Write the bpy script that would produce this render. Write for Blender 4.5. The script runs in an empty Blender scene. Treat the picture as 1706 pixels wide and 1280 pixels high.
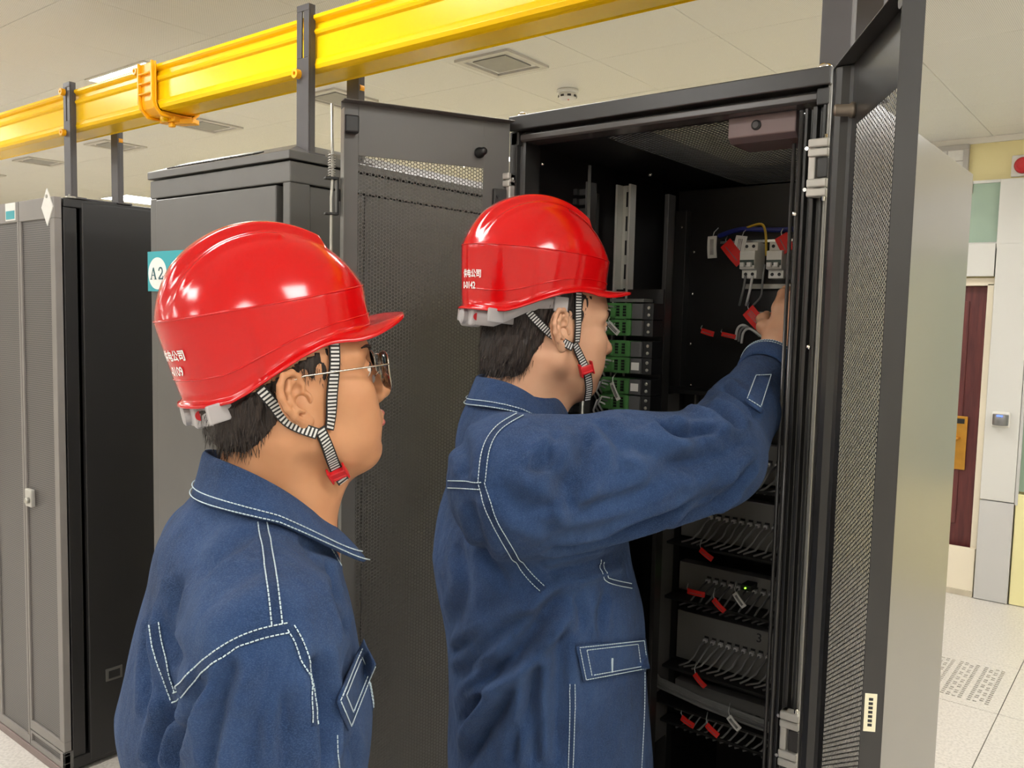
import bpy, bmesh, math, random
import numpy as np
from mathutils import Vector, Matrix
from mathutils.bvhtree import BVHTree

SC = bpy.context.scene
COL = SC.collection
random.seed(7)
rng = np.random.default_rng(7)

# ------------------------------------------------------------------ camera
F_PX, CAM_H = 1413.9, 1.6361
YAW, PITCH, ROLL = math.radians(38.1557), math.radians(4.5554), math.radians(1.3363)
_f0 = np.array([-math.sin(YAW), math.cos(YAW), 0.0])
_r0 = np.array([math.cos(YAW), math.sin(YAW), 0.0])
_u0 = np.array([0, 0, 1.0])
FWD = math.cos(PITCH) * _f0 - math.sin(PITCH) * _u0
_up = math.cos(PITCH) * _u0 + math.sin(PITCH) * _f0
RIGHT = math.cos(ROLL) * _r0 + math.sin(ROLL) * _up
UP = -math.sin(ROLL) * _r0 + math.cos(ROLL) * _up
EYE = np.array([0, 0, CAM_H])
cam = bpy.data.cameras.new('camera')
cam.sensor_fit = 'HORIZONTAL'; cam.sensor_width = 36.0
cam.lens = 36.0 * F_PX / 1706.0
cam.clip_start = 0.02; cam.clip_end = 60
camo = bpy.data.objects.new('camera', cam); COL.objects.link(camo)
camo.matrix_world = Matrix(((RIGHT[0], UP[0], -FWD[0], EYE[0]),
                            (RIGHT[1], UP[1], -FWD[1], EYE[1]),
                            (RIGHT[2], UP[2], -FWD[2], EYE[2]), (0, 0, 0, 1)))
SC.camera = camo

# ------------------------------------------------------------------ light and exposure
world = bpy.data.worlds.new('world'); SC.world = world
world.use_nodes = True
world.node_tree.nodes['Background'].inputs[0].default_value = (0.9, 0.92, 1.0, 1)
world.node_tree.nodes['Background'].inputs[1].default_value = 0.05
SC.view_settings.view_transform = 'Standard'
SC.view_settings.look = 'None'
SC.view_settings.gamma = 1.0
SC.view_settings.use_curve_mapping = False
SC.view_settings.exposure = 0.0
SC.cycles.use_denoising = True
SC.cycles.max_bounces = 8
SC.cycles.sample_clamp_indirect = 8.0
LIGHT_STRENGTH = 21.5

# where a pixel of the photograph lies in the room
def ray(x, y):
    return FWD * F_PX + RIGHT * (x - 853) + UP * (640 - y)
def W(x, y, depth):
    return EYE + ray(x, y) / F_PX * depth
def on(x, y, axis, val):
    d = ray(x, y); t = (val - EYE[axis]) / d[axis]
    return EYE + t * d
def px_of(P):
    v = np.asarray(P) - EYE; z = v @ FWD
    return 853 + F_PX * (v @ RIGHT) / z, 640 - F_PX * (v @ UP) / z

# ------------------------------------------------------------------ scene helpers
def tag(o, label=None, cat=None, group=None, kind=None):
    if label: o['label'] = label
    if cat: o['category'] = cat
    if group: o['group'] = group
    if kind: o['kind'] = kind
    return o
def thing(name, label, cat, loc=(0, 0, 0), rotz=0.0, group=None):
    o = bpy.data.objects.new(name, None); COL.objects.link(o)
    o.location = loc; o.rotation_euler = (0, 0, rotz)
    o.empty_display_size = 0.05
    return tag(o, label, cat, group)
def place(name, mesh, parent=None, loc=None, rot=None):
    o = bpy.data.objects.new(name, mesh); COL.objects.link(o)
    if parent is not None: o.parent = parent
    if loc is not None: o.location = loc
    if rot is not None: o.rotation_euler = rot
    return o

class MB:
    """collects geometry of one mesh"""
    def __init__(s): s.v = []; s.f = []; s.uv = []
    def add(s, verts, faces):
        n = len(s.v); s.v.extend([tuple(float(c) for c in p) for p in verts])
        s.f.extend([tuple(i + n for i in f) for f in faces]); return s
    def box(s, x0, x1, y0, y1, z0, z1):
        return s.add([(x0, y0, z0), (x1, y0, z0), (x1, y1, z0), (x0, y1, z0), (x0, y0, z1), (x1, y0, z1), (x1, y1, z1), (x0, y1, z1)],
                     [(0, 3, 2, 1), (4, 5, 6, 7), (0, 1, 5, 4), (1, 2, 6, 5), (2, 3, 7, 6), (3, 0, 4, 7)])
    def obox(s, c, ax, ay, az):
        c, ax, ay, az = (np.asarray(q, float) for q in (c, ax, ay, az))
        P = [c + i * ax + j * ay + k * az for k in (-1, 1) for i, j in ((-1, -1), (1, -1), (1, 1), (-1, 1))]
        fs = [(0, 3, 2, 1), (4, 5, 6, 7), (0, 1, 5, 4), (1, 2, 6, 5), (2, 3, 7, 6), (3, 0, 4, 7)]
        if np.dot(np.cross(ax, ay), az) < 0: fs = [f[::-1] for f in fs]
        return s.add(P, fs)
    def tube(s, pts, r, n=8, caps=True, flat=None):
        P = [np.asarray(p, float) for p in pts]; m = len(P)
        rs = r if hasattr(r, '__len__') else [r] * m
        T = [P[min(i + 1, m - 1)] - P[max(i - 1, 0)] for i in range(m)]
        T = [t / (np.linalg.norm(t) + 1e-12) for t in T]
        a = np.array([0, 0, 1.0]) if abs(T[0][2]) < 0.9 else np.array([1.0, 0, 0])
        U = np.cross(T[0], a); U /= np.linalg.norm(U)
        V = []; b = len(s.v)
        for i in range(m):
            U = U - T[i] * (U @ T[i]); U /= np.linalg.norm(U) + 1e-12
            Q = np.cross(T[i], U)
            for k in range(n):
                t = 2 * math.pi * k / n
                V.append(P[i] + rs[i] * (math.cos(t) * U + math.sin(t) * Q))
        F = [(i * n + k, i * n + (k + 1) % n, (i + 1) * n + (k + 1) % n, (i + 1) * n + k) for i in range(m - 1) for k in range(n)]
        if caps: F += [tuple(range(n))[::-1], tuple((m - 1) * n + k for k in range(n))]
        return s.add(V, F)
    def cyl(s, a, b, r, r2=None, n=16): return s.tube([a, b], [r, r if r2 is None else r2], n)
    def lathe(s, c, prof, n=24, axis=(0, 0, 1)):
        A = np.asarray(axis, float); A /= np.linalg.norm(A)
        h = np.array([1.0, 0, 0]) if abs(A[0]) < 0.9 else np.array([0, 1.0, 0])
        U = np.cross(A, h); U /= np.linalg.norm(U); Q = np.cross(A, U); c = np.asarray(c, float)
        V = [c + A * z + r * (math.cos(2 * math.pi * k / n) * U + math.sin(2 * math.pi * k / n) * Q) for r, z in prof for k in range(n)]
        m = len(prof)
        F = [(i * n + k, i * n + (k + 1) % n, (i + 1) * n + (k + 1) % n, (i + 1) * n + k) for i in range(m - 1) for k in range(n)]
        F += [tuple(range(n))[::-1], tuple((m - 1) * n + k for k in range(n))]
        return s.add(V, F)
    def extr(s, prof, axis, a0, a1):
        """closed 2-D outline swept along an axis; outline in the other two axes in cyclic order"""
        n = len(prof)
        def mk(a, p):
            return {'x': (a, p[0], p[1]), 'y': (p[1], a, p[0]), 'z': (p[0], p[1], a)}[axis]
        V = [mk(a0, p) for p in prof] + [mk(a1, p) for p in prof]
        F = [(k, (k + 1) % n, n + (k + 1) % n, n + k) for k in range(n)] + [tuple(range(n))[::-1], tuple(range(n, 2 * n))]
        ar = sum(prof[k][0] * prof[(k + 1) % n][1] - prof[(k + 1) % n][0] * prof[k][1] for k in range(n))
        if ar < 0: F = [f[::-1] for f in F]
        return s.add(V, F)
    def grid(s, P, closed_u=False):
        nu, nv = len(P), len(P[0]); V = [q for row in P for q in row]
        F = [(i * nv + j, ((i + 1) % nu) * nv + j, ((i + 1) % nu) * nv + j + 1, i * nv + j + 1) for i in range(nu if closed_u else nu - 1) for j in range(nv - 1)]
        return s.add(V, F)
    def mesh(s, name, mat=None, smooth=False):
        m = bpy.data.meshes.new(name); m.from_pydata(s.v, [], s.f); m.update()
        if mat is not None: m.materials.append(mat)
        if smooth: m.polygons.foreach_set('use_smooth', [True] * len(m.polygons))
        return m
    def build(s, name, mat=None, parent=None, smooth=False, bevel=0.0, origin=None, solid=0.0, sub=0, seg=2):
        if origin is not None:
            o_ = np.asarray(origin, float); s.v = [(p[0] - o_[0], p[1] - o_[1], p[2] - o_[2]) for p in s.v]
        o = place(name, s.mesh(name, mat, smooth), parent)
        if solid:
            md = o.modifiers.new('solid', 'SOLIDIFY'); md.thickness = solid; md.offset = 0
        if sub:
            md = o.modifiers.new('sub', 'SUBSURF'); md.levels = md.render_levels = sub
        if bevel:
            md = o.modifiers.new('bevel', 'BEVEL'); md.width = bevel; md.segments = seg
            md.limit_method = 'ANGLE'; md.angle_limit = math.radians(35)
        return o

# ------------------------------------------------------------------ materials
def lin(r, g, b):
    f = lambda c: (c / 255 / 12.92) if c / 255 <= 0.04045 else ((c / 255 + 0.055) / 1.055) ** 2.4
    return (f(r), f(g), f(b), 1.0)
class Mat:
    def __init__(s, name, col=(0.5, 0.5, 0.5, 1), rough=0.5, metal=0.0, spec=0.5, coat=0.0):
        s.m = bpy.data.materials.new(name); s.m.use_nodes = True
        s.t = s.m.node_tree; s.n = s.t.nodes; s.b = s.n['Principled BSDF']
        s.set('Base Color', col); s.set('Roughness', rough); s.set('Metallic', metal)
        s.set('Specular IOR Level', spec); s.set('Coat Weight', coat)
    def set(s, k, v): s.b.inputs[k].default_value = v; return s
    def node(s, ty, **kw):
        n = s.n.new(ty)
        for k, v in kw.items():
            if hasattr(n, k): setattr(n, k, v)
            else: n.inputs[k.replace('_', ' ')].default_value = v
        return n
    def link(s, a, b): s.t.links.new(a, b)
    def coord(s, kind='Object', scale=(1, 1, 1), rot=(0, 0, 0)):
        tc = s.node('ShaderNodeTexCoord'); mp = s.node('ShaderNodeMapping')
        mp.inputs['Scale'].default_value = scale; mp.inputs['Rotation'].default_value = rot
        s.link(tc.outputs[kind], mp.inputs['Vector']); return mp.outputs['Vector']
    def math(s, op, a, b=0.0):
        n = s.node('ShaderNodeMath'); n.operation = op
        for i, q in enumerate((a, b)):
            if hasattr(q, 'is_linked'): s.link(q, n.inputs[i])
            else: n.inputs[i].default_value = q
        return n.outputs[0]
    def noise(s, scale=10, detail=3, vec=None, rough=0.5):
        n = s.node('ShaderNodeTexNoise'); n.inputs['Scale'].default_value = scale
        n.inputs['Detail'].default_value = detail; n.inputs['Roughness'].default_value = rough
        s.link(vec if vec is not None else s.coord(), n.inputs['Vector']); return n.outputs['Fac']
    def ramp(s, fac, stops):
        r = s.node('ShaderNodeValToRGB'); e = r.color_ramp.elements
        while len(e) < len(stops): e.new(0.5)
        for q, (p, c) in zip(e, stops): q.position = p; q.color = c
        s.link(fac, r.inputs[0]); return r.outputs[0]
    def color(s, out): s.link(out, s.b.inputs['Base Color']); return s
    def bump(s, h, strength=0.3, dist=0.002):
        b = s.node('ShaderNodeBump'); b.inputs['Strength'].default_value = strength
        b.inputs['Distance'].default_value = dist
        s.link(h, b.inputs['Height']); s.link(b.outputs[0], s.b.inputs['Normal']); return s
    def mix(s, fac, a, b):
        n = s.node('ShaderNodeMix'); n.data_type = 'RGBA'
        if hasattr(fac, 'is_linked'): s.link(fac, n.inputs[0])
        else: n.inputs[0].default_value = fac
        for i, q in ((6, a), (7, b)):
            if hasattr(q, 'is_linked'): s.link(q, n.inputs[i])
            else: n.inputs[i].default_value = q
        return n.outputs[2]

def mottled(name, c, rough, amount=0.08, scale=6, metal=0.0, bump=0.0, bscale=400, spec=0.5, coat=0.0):
    m = Mat(name, c, rough, metal, spec, coat)
    k = m.noise(scale, 4)
    lo = tuple(q * (1 - amount) for q in c[:3]) + (1,); hi = tuple(min(1, q * (1 + amount)) for q in c[:3]) + (1,)
    m.color(m.ramp(k, [(0.3, lo), (0.7, hi)]))
    if bump: m.bump(m.noise(bscale, 2), bump, 0.0006)
    return m.m
def holes(m, pitch, radius, plane='xz'):
    """mask (1 inside a hole) of a staggered round-hole pattern, in object metres"""
    tc = m.node('ShaderNodeTexCoord'); sp = m.node('ShaderNodeSeparateXYZ'); m.link(tc.outputs['Object'], sp.inputs[0])
    ax = {'x': 0, 'y': 1, 'z': 2}; u, v = sp.outputs[ax[plane[0]]], sp.outputs[ax[plane[1]]]
    px, py = pitch * 1.7320508, pitch
    outs = []
    for off in (0.0, 0.5):
        a = m.math('SUBTRACT', m.math('FRACT', m.math('ADD', m.math('DIVIDE', u, px), off + 50)), 0.5)
        b = m.math('SUBTRACT', m.math('FRACT', m.math('ADD', m.math('DIVIDE', v, py), off + 50)), 0.5)
        a = m.math('MULTIPLY', a, px); b = m.math('MULTIPLY', b, py)
        outs.append(m.math('SQRT', m.math('ADD', m.math('MULTIPLY', a, a), m.math('MULTIPLY', b, b))))
    return m.math('LESS_THAN', m.math('MINIMUM', outs[0], outs[1]), radius)

M = {}
M['cab'] = mottled('cabinet_grey_powder_coat', lin(86, 84, 81), 0.34, 0.06, 5, bump=0.06, bscale=900)
M['cab_dark'] = mottled('cabinet_black_powder_coat', lin(36, 35, 35), 0.38, 0.08, 4, bump=0.05, bscale=900)
M['cab_in'] = mottled('cabinet_inside_black', lin(22, 21, 21), 0.45, 0.1, 5)
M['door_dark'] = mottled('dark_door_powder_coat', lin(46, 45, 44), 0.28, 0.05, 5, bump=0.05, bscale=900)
M['frame'] = mottled('rack_frame_black', lin(42, 41, 40), 0.3, 0.06, 5, bump=0.04, bscale=900)
M['panel'] = mottled('side_panel_silver_grey', lin(134, 132, 128), 0.28, 0.03, 2, metal=0.4)
M['steel'] = mottled('galvanised_steel', lin(170, 168, 160), 0.35, 0.08, 30, metal=0.75)
M['alu'] = mottled('cast_zinc_hinge', lin(186, 183, 176), 0.42, 0.05, 40, metal=0.35)
M['chrome'] = Mat('bright_screw', lin(215, 213, 208), 0.2, 1.0).m
M['yellow'] = mottled('glossy_yellow_plastic', lin(247, 197, 12), 0.24, 0.03, 3, spec=0.25)
M['yellow2'] = mottled('orange_yellow_moulded_plastic', lin(247, 172, 12), 0.35, 0.03, 8)
M['bracket'] = mottled('dark_grey_bracket_paint', lin(72, 69, 70), 0.45, 0.06, 12)
M['black'] = Mat('black_plastic', lin(22, 22, 23), 0.45).m
M['rubber'] = Mat('soft_black_rubber', lin(20, 20, 20), 0.8).m
M['white'] = mottled('white_plastic', lin(225, 223, 216), 0.5, 0.03, 20)
M['red'] = mottled('red_tag_plastic', lin(226, 34, 28), 0.5, 0.06, 30)
M['paper'] = mottled('white_label', lin(222, 220, 214), 0.6, 0.04, 60)
M['teal'] = Mat('teal_label', lin(38, 150, 160), 0.4).m
M['ink'] = Mat('dark_teal_ink', lin(22, 84, 92), 0.5).m
M['inkblack'] = Mat('black_ink', lin(30, 30, 32), 0.6).m
M['green'] = mottled('green_terminal_plastic', lin(84, 140, 78), 0.45, 0.08, 40)
M['greyclear'] = mottled('smoke_grey_plastic', lin(88, 88, 88), 0.3, 0.05, 30)
M['cable'] = mottled('grey_cable_jacket', lin(120, 120, 118), 0.5, 0.06, 30)
M['cable_w'] = mottled('white_cable_jacket', lin(205, 205, 203), 0.45, 0.05, 30)
M['cable_k'] = Mat('black_cable_jacket', lin(28, 28, 30), 0.45).m
M['cable_b'] = Mat('blue_cable_jacket', lin(30, 40, 120), 0.45).m
M['cable_y'] = Mat('yellow_earth_wire', lin(200, 165, 50), 0.45).m
M['patch'] = mottled('patch_panel_grey', lin(118, 116, 112), 0.42, 0.06, 12, metal=0.2)

def text_mesh(body, size, depth=0.0004, font_offset=0.0):
    c = bpy.data.curves.new('txt', 'FONT'); c.body = body; c.size = size; c.extrude = depth; c.offset = font_offset
    c.align_x = 'CENTER'; c.align_y = 'CENTER'; c.resolution_u = 3
    o = bpy.data.objects.new('txt', c); COL.objects.link(o)
    bpy.context.view_layer.update()
    m = bpy.data.meshes.new_from_object(o.evaluated_get(bpy.context.evaluated_depsgraph_get()))
    bpy.data.objects.remove(o); bpy.data.curves.remove(c)
    return m
def text(name, body, size, mat, parent, loc, rot, depth=0.0004, sx=1.0, fo=0.0):
    m = text_mesh(body, size, depth, fo); m.materials.clear(); m.materials.append(mat)
    for p in m.polygons: p.material_index = 0
    o = place(name, m, parent, loc, rot); o.scale = (sx, 1, 1); return o
# ================================================================== the room
CEIL, WALLY = 2.76, 5.75
RX0, RX1, RY0, RY1 = -10.6, 3.2, -4.0, WALLY
# ---- floor of raised tiles
mfl = Mat('speckled_white_floor_tile', lin(226, 220, 212), 0.32)
k = mfl.noise(90, 5); mfl.color(mfl.ramp(k, [(0.35, lin(198, 193, 186)), (0.55, lin(216, 211, 204)), (0.75, lin(224, 219, 213))]))
mgap = Mat('floor_joint_dark', lin(120, 112, 104), 0.8).m
floor = MB().box(RX0, RX1, RY0, RY1, -0.06, -0.030).build('floor', mgap); tag(floor, kind='structure')
TS = 0.61; GX, GY = -0.505, 4.035
def tile_mesh(name, w, h, z0, z1, mat, gap=0.0016, ch=0.0012):
    a, b = w / 2 - gap, h / 2 - gap; a2, b2 = a - ch, b - ch
    mb = MB()
    rings = [[(-a, -b, z0), (a, -b, z0), (a, b, z0), (-a, b, z0)], [(-a, -b, z1 - ch), (a, -b, z1 - ch), (a, b, z1 - ch), (-a, b, z1 - ch)],
             [(-a2, -b2, z1), (a2, -b2, z1), (a2, b2, z1), (-a2, b2, z1)]]
    V = [p for r in rings for p in r]
    F = [(i * 4 + k, i * 4 + (k + 1) % 4, (i + 1) * 4 + (k + 1) % 4, (i + 1) * 4 + k) for i in range(2) for k in range(4)] + [(8, 9, 10, 11), (3, 2, 1, 0)]
    mb.add(V, F); return mb
tile = tile_mesh('floor_tile', TS, TS, -0.03, 0.0, None).mesh('floor_tile', mfl.m)
ix0, ix1 = math.ceil((RX0 - GX) / TS), math.floor((RX1 - GX) / TS)
iy0, iy1 = math.ceil((RY0 - GY) / TS), math.floor((RY1 - GY) / TS)
rest = MB(); vent_cells = {(-1, 0), (-1, -2)}
for i in range(ix0 - 1, ix1 + 1):
    for j in range(iy0 - 1, iy1 + 1):
        x0, x1 = max(RX0, GX + i * TS), min(RX1, GX + (i + 1) * TS)
        y0, y1 = max(RY0, GY + j * TS), min(RY1, GY + (j + 1) * TS)
        if x1 - x0 < 0.01 or y1 - y0 < 0.01 or (i, j) in vent_cells: continue
        cx, cy = (x0 + x1) / 2, (y0 + y1) / 2
        full = (x1 - x0 > TS - 0.01 and y1 - y0 > TS - 0.01)
        near = (-4.9 < cx < 2.2 and -1.3 < cy < 5.8)
        if near:
            me = tile if full else tile_mesh('floor_tile', x1 - x0, y1 - y0, -0.03, 0.0, None).mesh('floor_tile', mfl.m)
            place('floor_tile', me, floor, (cx, cy, 0))
        else:
            t = tile_mesh('t', x1 - x0, y1 - y0, -0.03, 0.0, None); t.v = [(p[0] + cx, p[1] + cy, p[2]) for p in t.v]; rest.add(t.v, t.f)
tag(rest.build('floor_tile_field', mfl.m, floor), kind='stuff')
# perforated air tiles: a tile with rows of slots (real openings)
def vent_tile_mesh():
    mb = MB(); a = TS / 2 - 0.0016
    xs, ys = [-a], [-a]
    nb = 5; bw = 0.086; gapb = 0.021; start = -(nb * bw + (nb - 1) * gapb) / 2
    cols = []
    for b in range(nb):
        q = start + b * (bw + gapb)
        for c in range(4): cols.append((q + c * 0.0235, q + c * 0.0235 + 0.0155))
    rows = [(-0.235 + r * 0.0236, -0.235 + r * 0.0236 + 0.0125) for r in range(20)]
    for c in cols: xs += [c[0], c[1]]
    for r in rows: ys += [r[0], r[1]]
    xs.append(a); ys.append(a)
    hole = lambda i, j: (i % 2 == 1 and j % 2 == 1) and not ((i // 2) % 4 in (1, 2) and (j // 2 + i // 2) % 3 == 0)
    V = [(x, y, 0.0) for x in xs for y in ys]; n = len(ys)
    F = [(i * n + j, (i + 1) * n + j, (i + 1) * n + j + 1, i * n + j + 1) for i in range(len(xs) - 1) for j in range(n - 1) if not hole(i, j)]
    mb.add(V, F); return mb.mesh('vent_floor_tile', mfl.m)
vm = vent_tile_mesh()
for c in vent_cells:
    o = place('vent_floor_tile', vm, floor, (GX + (c[0] + .5) * TS, GY + (c[1] + .5) * TS, 0))
    md = o.modifiers.new('solid', 'SOLIDIFY'); md.thickness = 0.004; md.offset = -1

# ---- ceiling of square perforated panels
mce = Mat('ceiling_panel_perforated', lin(214, 208, 196), 0.42)
hm = holes(mce, 0.0075, 0.0014, 'xy')
mce.color(mce.mix(hm, lin(224, 222, 216), lin(162, 160, 155)))
mcj = Mat('ceiling_joint', lin(120, 116, 108), 0.8).m
ceiling = MB().box(RX0, RX1, RY0, RY1, CEIL + 0.018, CEIL + 0.05).build('ceiling', mcj); tag(ceiling, kind='structure')
CS = 0.57; CX, CY = -3.80, 2.06
lights = {}
for a, X in enumerate((-8.66, -6.38, -4.09, -1.81, 0.47, 2.75)):
    for b, Y in enumerate((4.34, 2.35, 0.635, -1.075, -2.785)):
        i, j = round((X - CX) / CS - .5), round((Y - CY) / CS - .5); lights[(i, j)] = (a, b)
cpan = tile_mesh('ceiling_panel', CS, CS, 0.0, 0.012, None, 0.0010, 0.0010)
cpan.v = [(p[0], p[1], CEIL + 0.018 - 0.006 - p[2] ) for p in cpan.v]; cpan.f = [f[::-1] for f in cpan.f]
cpan.v = [(p[0], p[1], p[2] - CEIL) for p in cpan.v]
cmesh = cpan.mesh('ceiling_panel', mce.m)
crest = MB()
for i in range(math.floor((RX0 - CX) / CS), math.ceil((RX1 - CX) / CS)):
    for j in range(math.floor((RY0 - CY) / CS), math.ceil((RY1 - CY) / CS)):
        x0, x1 = max(RX0, CX + i * CS), min(RX1, CX + (i + 1) * CS)
        y0, y1 = max(RY0, CY + j * CS), min(RY1, CY + (j + 1) * CS)
        if x1 - x0 < 0.02 or y1 - y0 < 0.02 or (i, j) in lights: continue
        cx, cy = (x0 + x1) / 2, (y0 + y1) / 2
        full = (x1 - x0 > CS - 0.01 and y1 - y0 > CS - 0.01)
        if full and -9.2 < cx < 1.0 and 1.0 < cy < 5.8:
            place('ceiling_panel', cmesh, ceiling, (cx, cy, CEIL))
        else:
            t = tile_mesh('t', x1 - x0, y1 - y0, 0, 0.012, None, 0.001, 0.001)
            crest.add([(p[0] + cx, p[1] + cy, CEIL + 0.012 - p[2]) for p in t.v], [f[::-1] for f in t.f])
tag(crest.build('ceiling_panel_field', mce.m, ceiling), kind='stuff')
# light panels
mem = Mat('light_diffuser', (1, 1, 1, 1), 0.5)
mem.set('Emission Color', (1.0, 0.985, 0.955, 1)); mem.set('Emission Strength', LIGHT_STRENGTH)
mlf = Mat('light_frame_white', lin(230, 228, 222), 0.5).m
lw = CS / 2 - 0.004
lfm = MB(); 
for s in (-1, 1):
    lfm.box(-lw, lw, s * lw - (0.014 if s > 0 else 0), s * lw + (0.014 if s < 0 else 0), -0.004, 0.014)
    lfm.box(s * lw - (0.014 if s > 0 else 0), s * lw + (0.014 if s < 0 else 0), -lw + 0.014, lw - 0.014, -0.004, 0.014)
lfm = lfm.mesh('light_frame', mlf)
ldm = MB().box(-lw + 0.014, lw - 0.014, -lw + 0.014, lw - 0.014, 0.0, 0.010).mesh('diffuser', mem.m)
lab = {(2, 1): 'lit square ceiling light panel partly hidden by the yellow cable tray',
       (0, 0): 'lit ceiling light panel far off above the leftmost cabinet with double doors',
       (2, 0): 'lit ceiling light panel seen through the holes of the open left rack door'}
for (i, j), ab in lights.items():
    t = thing('ceiling_light', lab.get(ab, 'square white ceiling light panel lit outside the picture'), 'ceiling light',
              (CX + (i + .5) * CS, CY + (j + .5) * CS, CEIL), group='square ceiling light panels')
    place('frame', lfm, t); place('diffuser', ldm, t)
# air vents in the ceiling
mv = mottled('vent_white_metal', lin(196, 192, 184), 0.45, 0.04, 9)
mvd = Mat('vent_dark_slot', lin(60, 58, 56), 0.8).m
VLAB = ['square white ceiling air vent just left of the smoke detector', 'ceiling air vent behind the A2 cabinet bracket, second from the smoke detector',
        'ceiling air vent beside the orange tray coupler', 'ceiling air vent seen between the two left tray brackets',
        'ceiling air vent above the leftmost cabinet, left of its front bracket', 'small far ceiling air vent at the left edge of the picture']
vf = MB()
for h, w_, z0, z1 in ((0.15, 0.028, -0.010, 0.004),):
    for s in (-1, 1):
        vf.box(-h, h, min(s * h, s * (h - w_)), max(s * h, s * (h - w_)), z0, z1)
        vf.box(min(s * h, s * (h - w_)), max(s * h, s * (h - w_)), -h + w_, h - w_, z0, z1)
vf = vf.mesh('vent_frame', mv)
vcore = MB().box(-0.092, 0.092, -0.092, 0.092, -0.006, -0.001).mesh('vent_core', mottled('vent_core_grey', lin(150, 148, 143), 0.5, 0.05, 20))
vback = MB().box(-0.122, 0.122, -0.122, 0.122, 0.0005, 0.003).mesh('vent_slot', mvd)
for n, vx in enumerate((-2.46, -3.57, -4.78, -5.92, -7.10, -8.28)):
    t = thing('ceiling_vent', VLAB[n], 'air vent', (vx, 3.005, CEIL), group='ceiling air vents in a row')
    place('vent_frame', vf, t); place('vent_core', vcore, t); place('vent_slot', vback, t)
# smoke detector
sd = thing('smoke_detector', 'round white smoke detector on the ceiling above the open rack', 'smoke detector', (-2.47, 3.535, CEIL))
MB().lathe((0, 0, 0), [(0.052, 0.0), (0.055, -0.012), (0.050, -0.018)], 32).build('base', M['white'], sd, smooth=True)
MB().lathe((0, 0, 0), [(0.040, -0.018), (0.046, -0.026), (0.044, -0.040), (0.030, -0.052), (0.010, -0.055)], 32).build('sensor_head', M['white'], sd, smooth=True)
for k in range(8):
    a = k * math.pi / 4
    MB().obox((0.0445 * math.cos(a), 0.0445 * math.sin(a), -0.033), (0.002 * math.cos(a), 0.002 * math.sin(a), 0), (-0.009 * math.sin(a), 0.009 * math.cos(a), 0), (0, 0, 0.005)).build('slot', mvd, sd)
MB().lathe((0.02, -0.02, -0.0525), [(0.004, 0), (0.003, -0.003)], 10).build('indicator', M['red'], sd)

# ---- walls
mw = mottled('pale_yellow_wall_paint', lin(226, 214, 160), 0.7, 0.03, 2)
mww = mottled('off_white_wall_paint', lin(222, 218, 208), 0.7, 0.03, 2)
DX0, DX1, DZ = -1.86, -0.915, 1.895          # door opening in the back wall
b = MB(); b.box(RX0, DX0, WALLY, WALLY + 0.15, 0, CEIL + .05); b.box(DX1, RX1, WALLY, WALLY + 0.15, 0, CEIL + .05); b.box(DX0, DX1, WALLY, WALLY + 0.15, DZ, CEIL + .05)
b.box(DX0, DX1, WALLY + 0.1, WALLY + 0.15, 0, DZ)
tag(b.build('wall_back', mw), kind='structure')
tag(MB().box(RX0 - .15, RX0, RY0, RY1, 0, CEIL + .05).build('wall_left', mww), kind='structure')
tag(MB().box(RX1, RX1 + .15, RY0, RY1, 0, CEIL + .05).build('wall_right', mww), kind='structure')
tag(MB().box(RX0, RX1, RY0 - .15, RY0, 0, CEIL + .05).build('wall_front', mww), kind='structure')
# pale cornice between ceiling and the yellow wall
tag(MB().box(RX0, RX1, WALLY - 0.02, WALLY - 0.001, CEIL - 0.035, CEIL - 0.001).build('trim_1', mww), kind='structure')
# door
mdo = Mat('dark_red_wood_door', lin(92, 42, 42), 0.42)
kk = mdo.noise(4, 4, mdo.coord(scale=(14, 14, 1.2))); mdo.color(mdo.ramp(kk, [(0.3, lin(78, 34, 36)), (0.7, lin(106, 50, 48))]))
door = MB().box(DX0 + 0.02, DX1 - 0.012, WALLY + 0.045, WALLY + 0.085, 0.005, DZ - 0.012).build('door_1', mdo.m, bevel=0.003); tag(door, kind='structure')
MB().box(DX0 + .12, DX1 - 0.11, WALLY + 0.035, WALLY + 0.046, 1.05, DZ - 0.10).build('door_panel', mdo.m, door, bevel=0.006)
MB().box(DX0 + .12, DX1 - 0.11, WALLY + 0.035, WALLY + 0.046, 0.42, 0.95).build('door_panel', mdo.m, door, bevel=0.006)
brass = mottled('brass_plate', lin(205, 150, 62), 0.3, 0.08, 20, metal=0.7)
MB().box(-1.075, -0.992, WALLY + 0.022, WALLY + 0.036, 0.76, 1.09).build('lock_plate', brass, door, bevel=0.004)
MB().box(-1.055, -1.008, WALLY + 0.018, WALLY + 0.024, 1.045, 1.075).build('lock_keypad', M['black'], door)
MB().tube([(-1.035, WALLY + .02, 0.955), (-1.035, WALLY - 0.035, 0.955), (-1.06, WALLY - 0.045, 0.955), (-1.15, WALLY - 0.045, 0.95)], 0.009, 10).build('door_handle', brass, door, smooth=True)
mcream = mottled('cream_door_trim', lin(232, 222, 200), 0.6, 0.03, 3)
tag(MB().box(DX1 - 0.012, DX1 + 0.022, WALLY - 0.012, WALLY + 0.1, 0.26, DZ + 0.0).build('trim_2', mcream, bevel=0.002), kind='structure')
tag(MB().box(DX0 - 0.03, DX1 + 0.03, WALLY - 0.012, WALLY + 0.1, DZ - 0.01, DZ + 0.035).build('trim_3', mcream, bevel=0.002), kind='structure')
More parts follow.
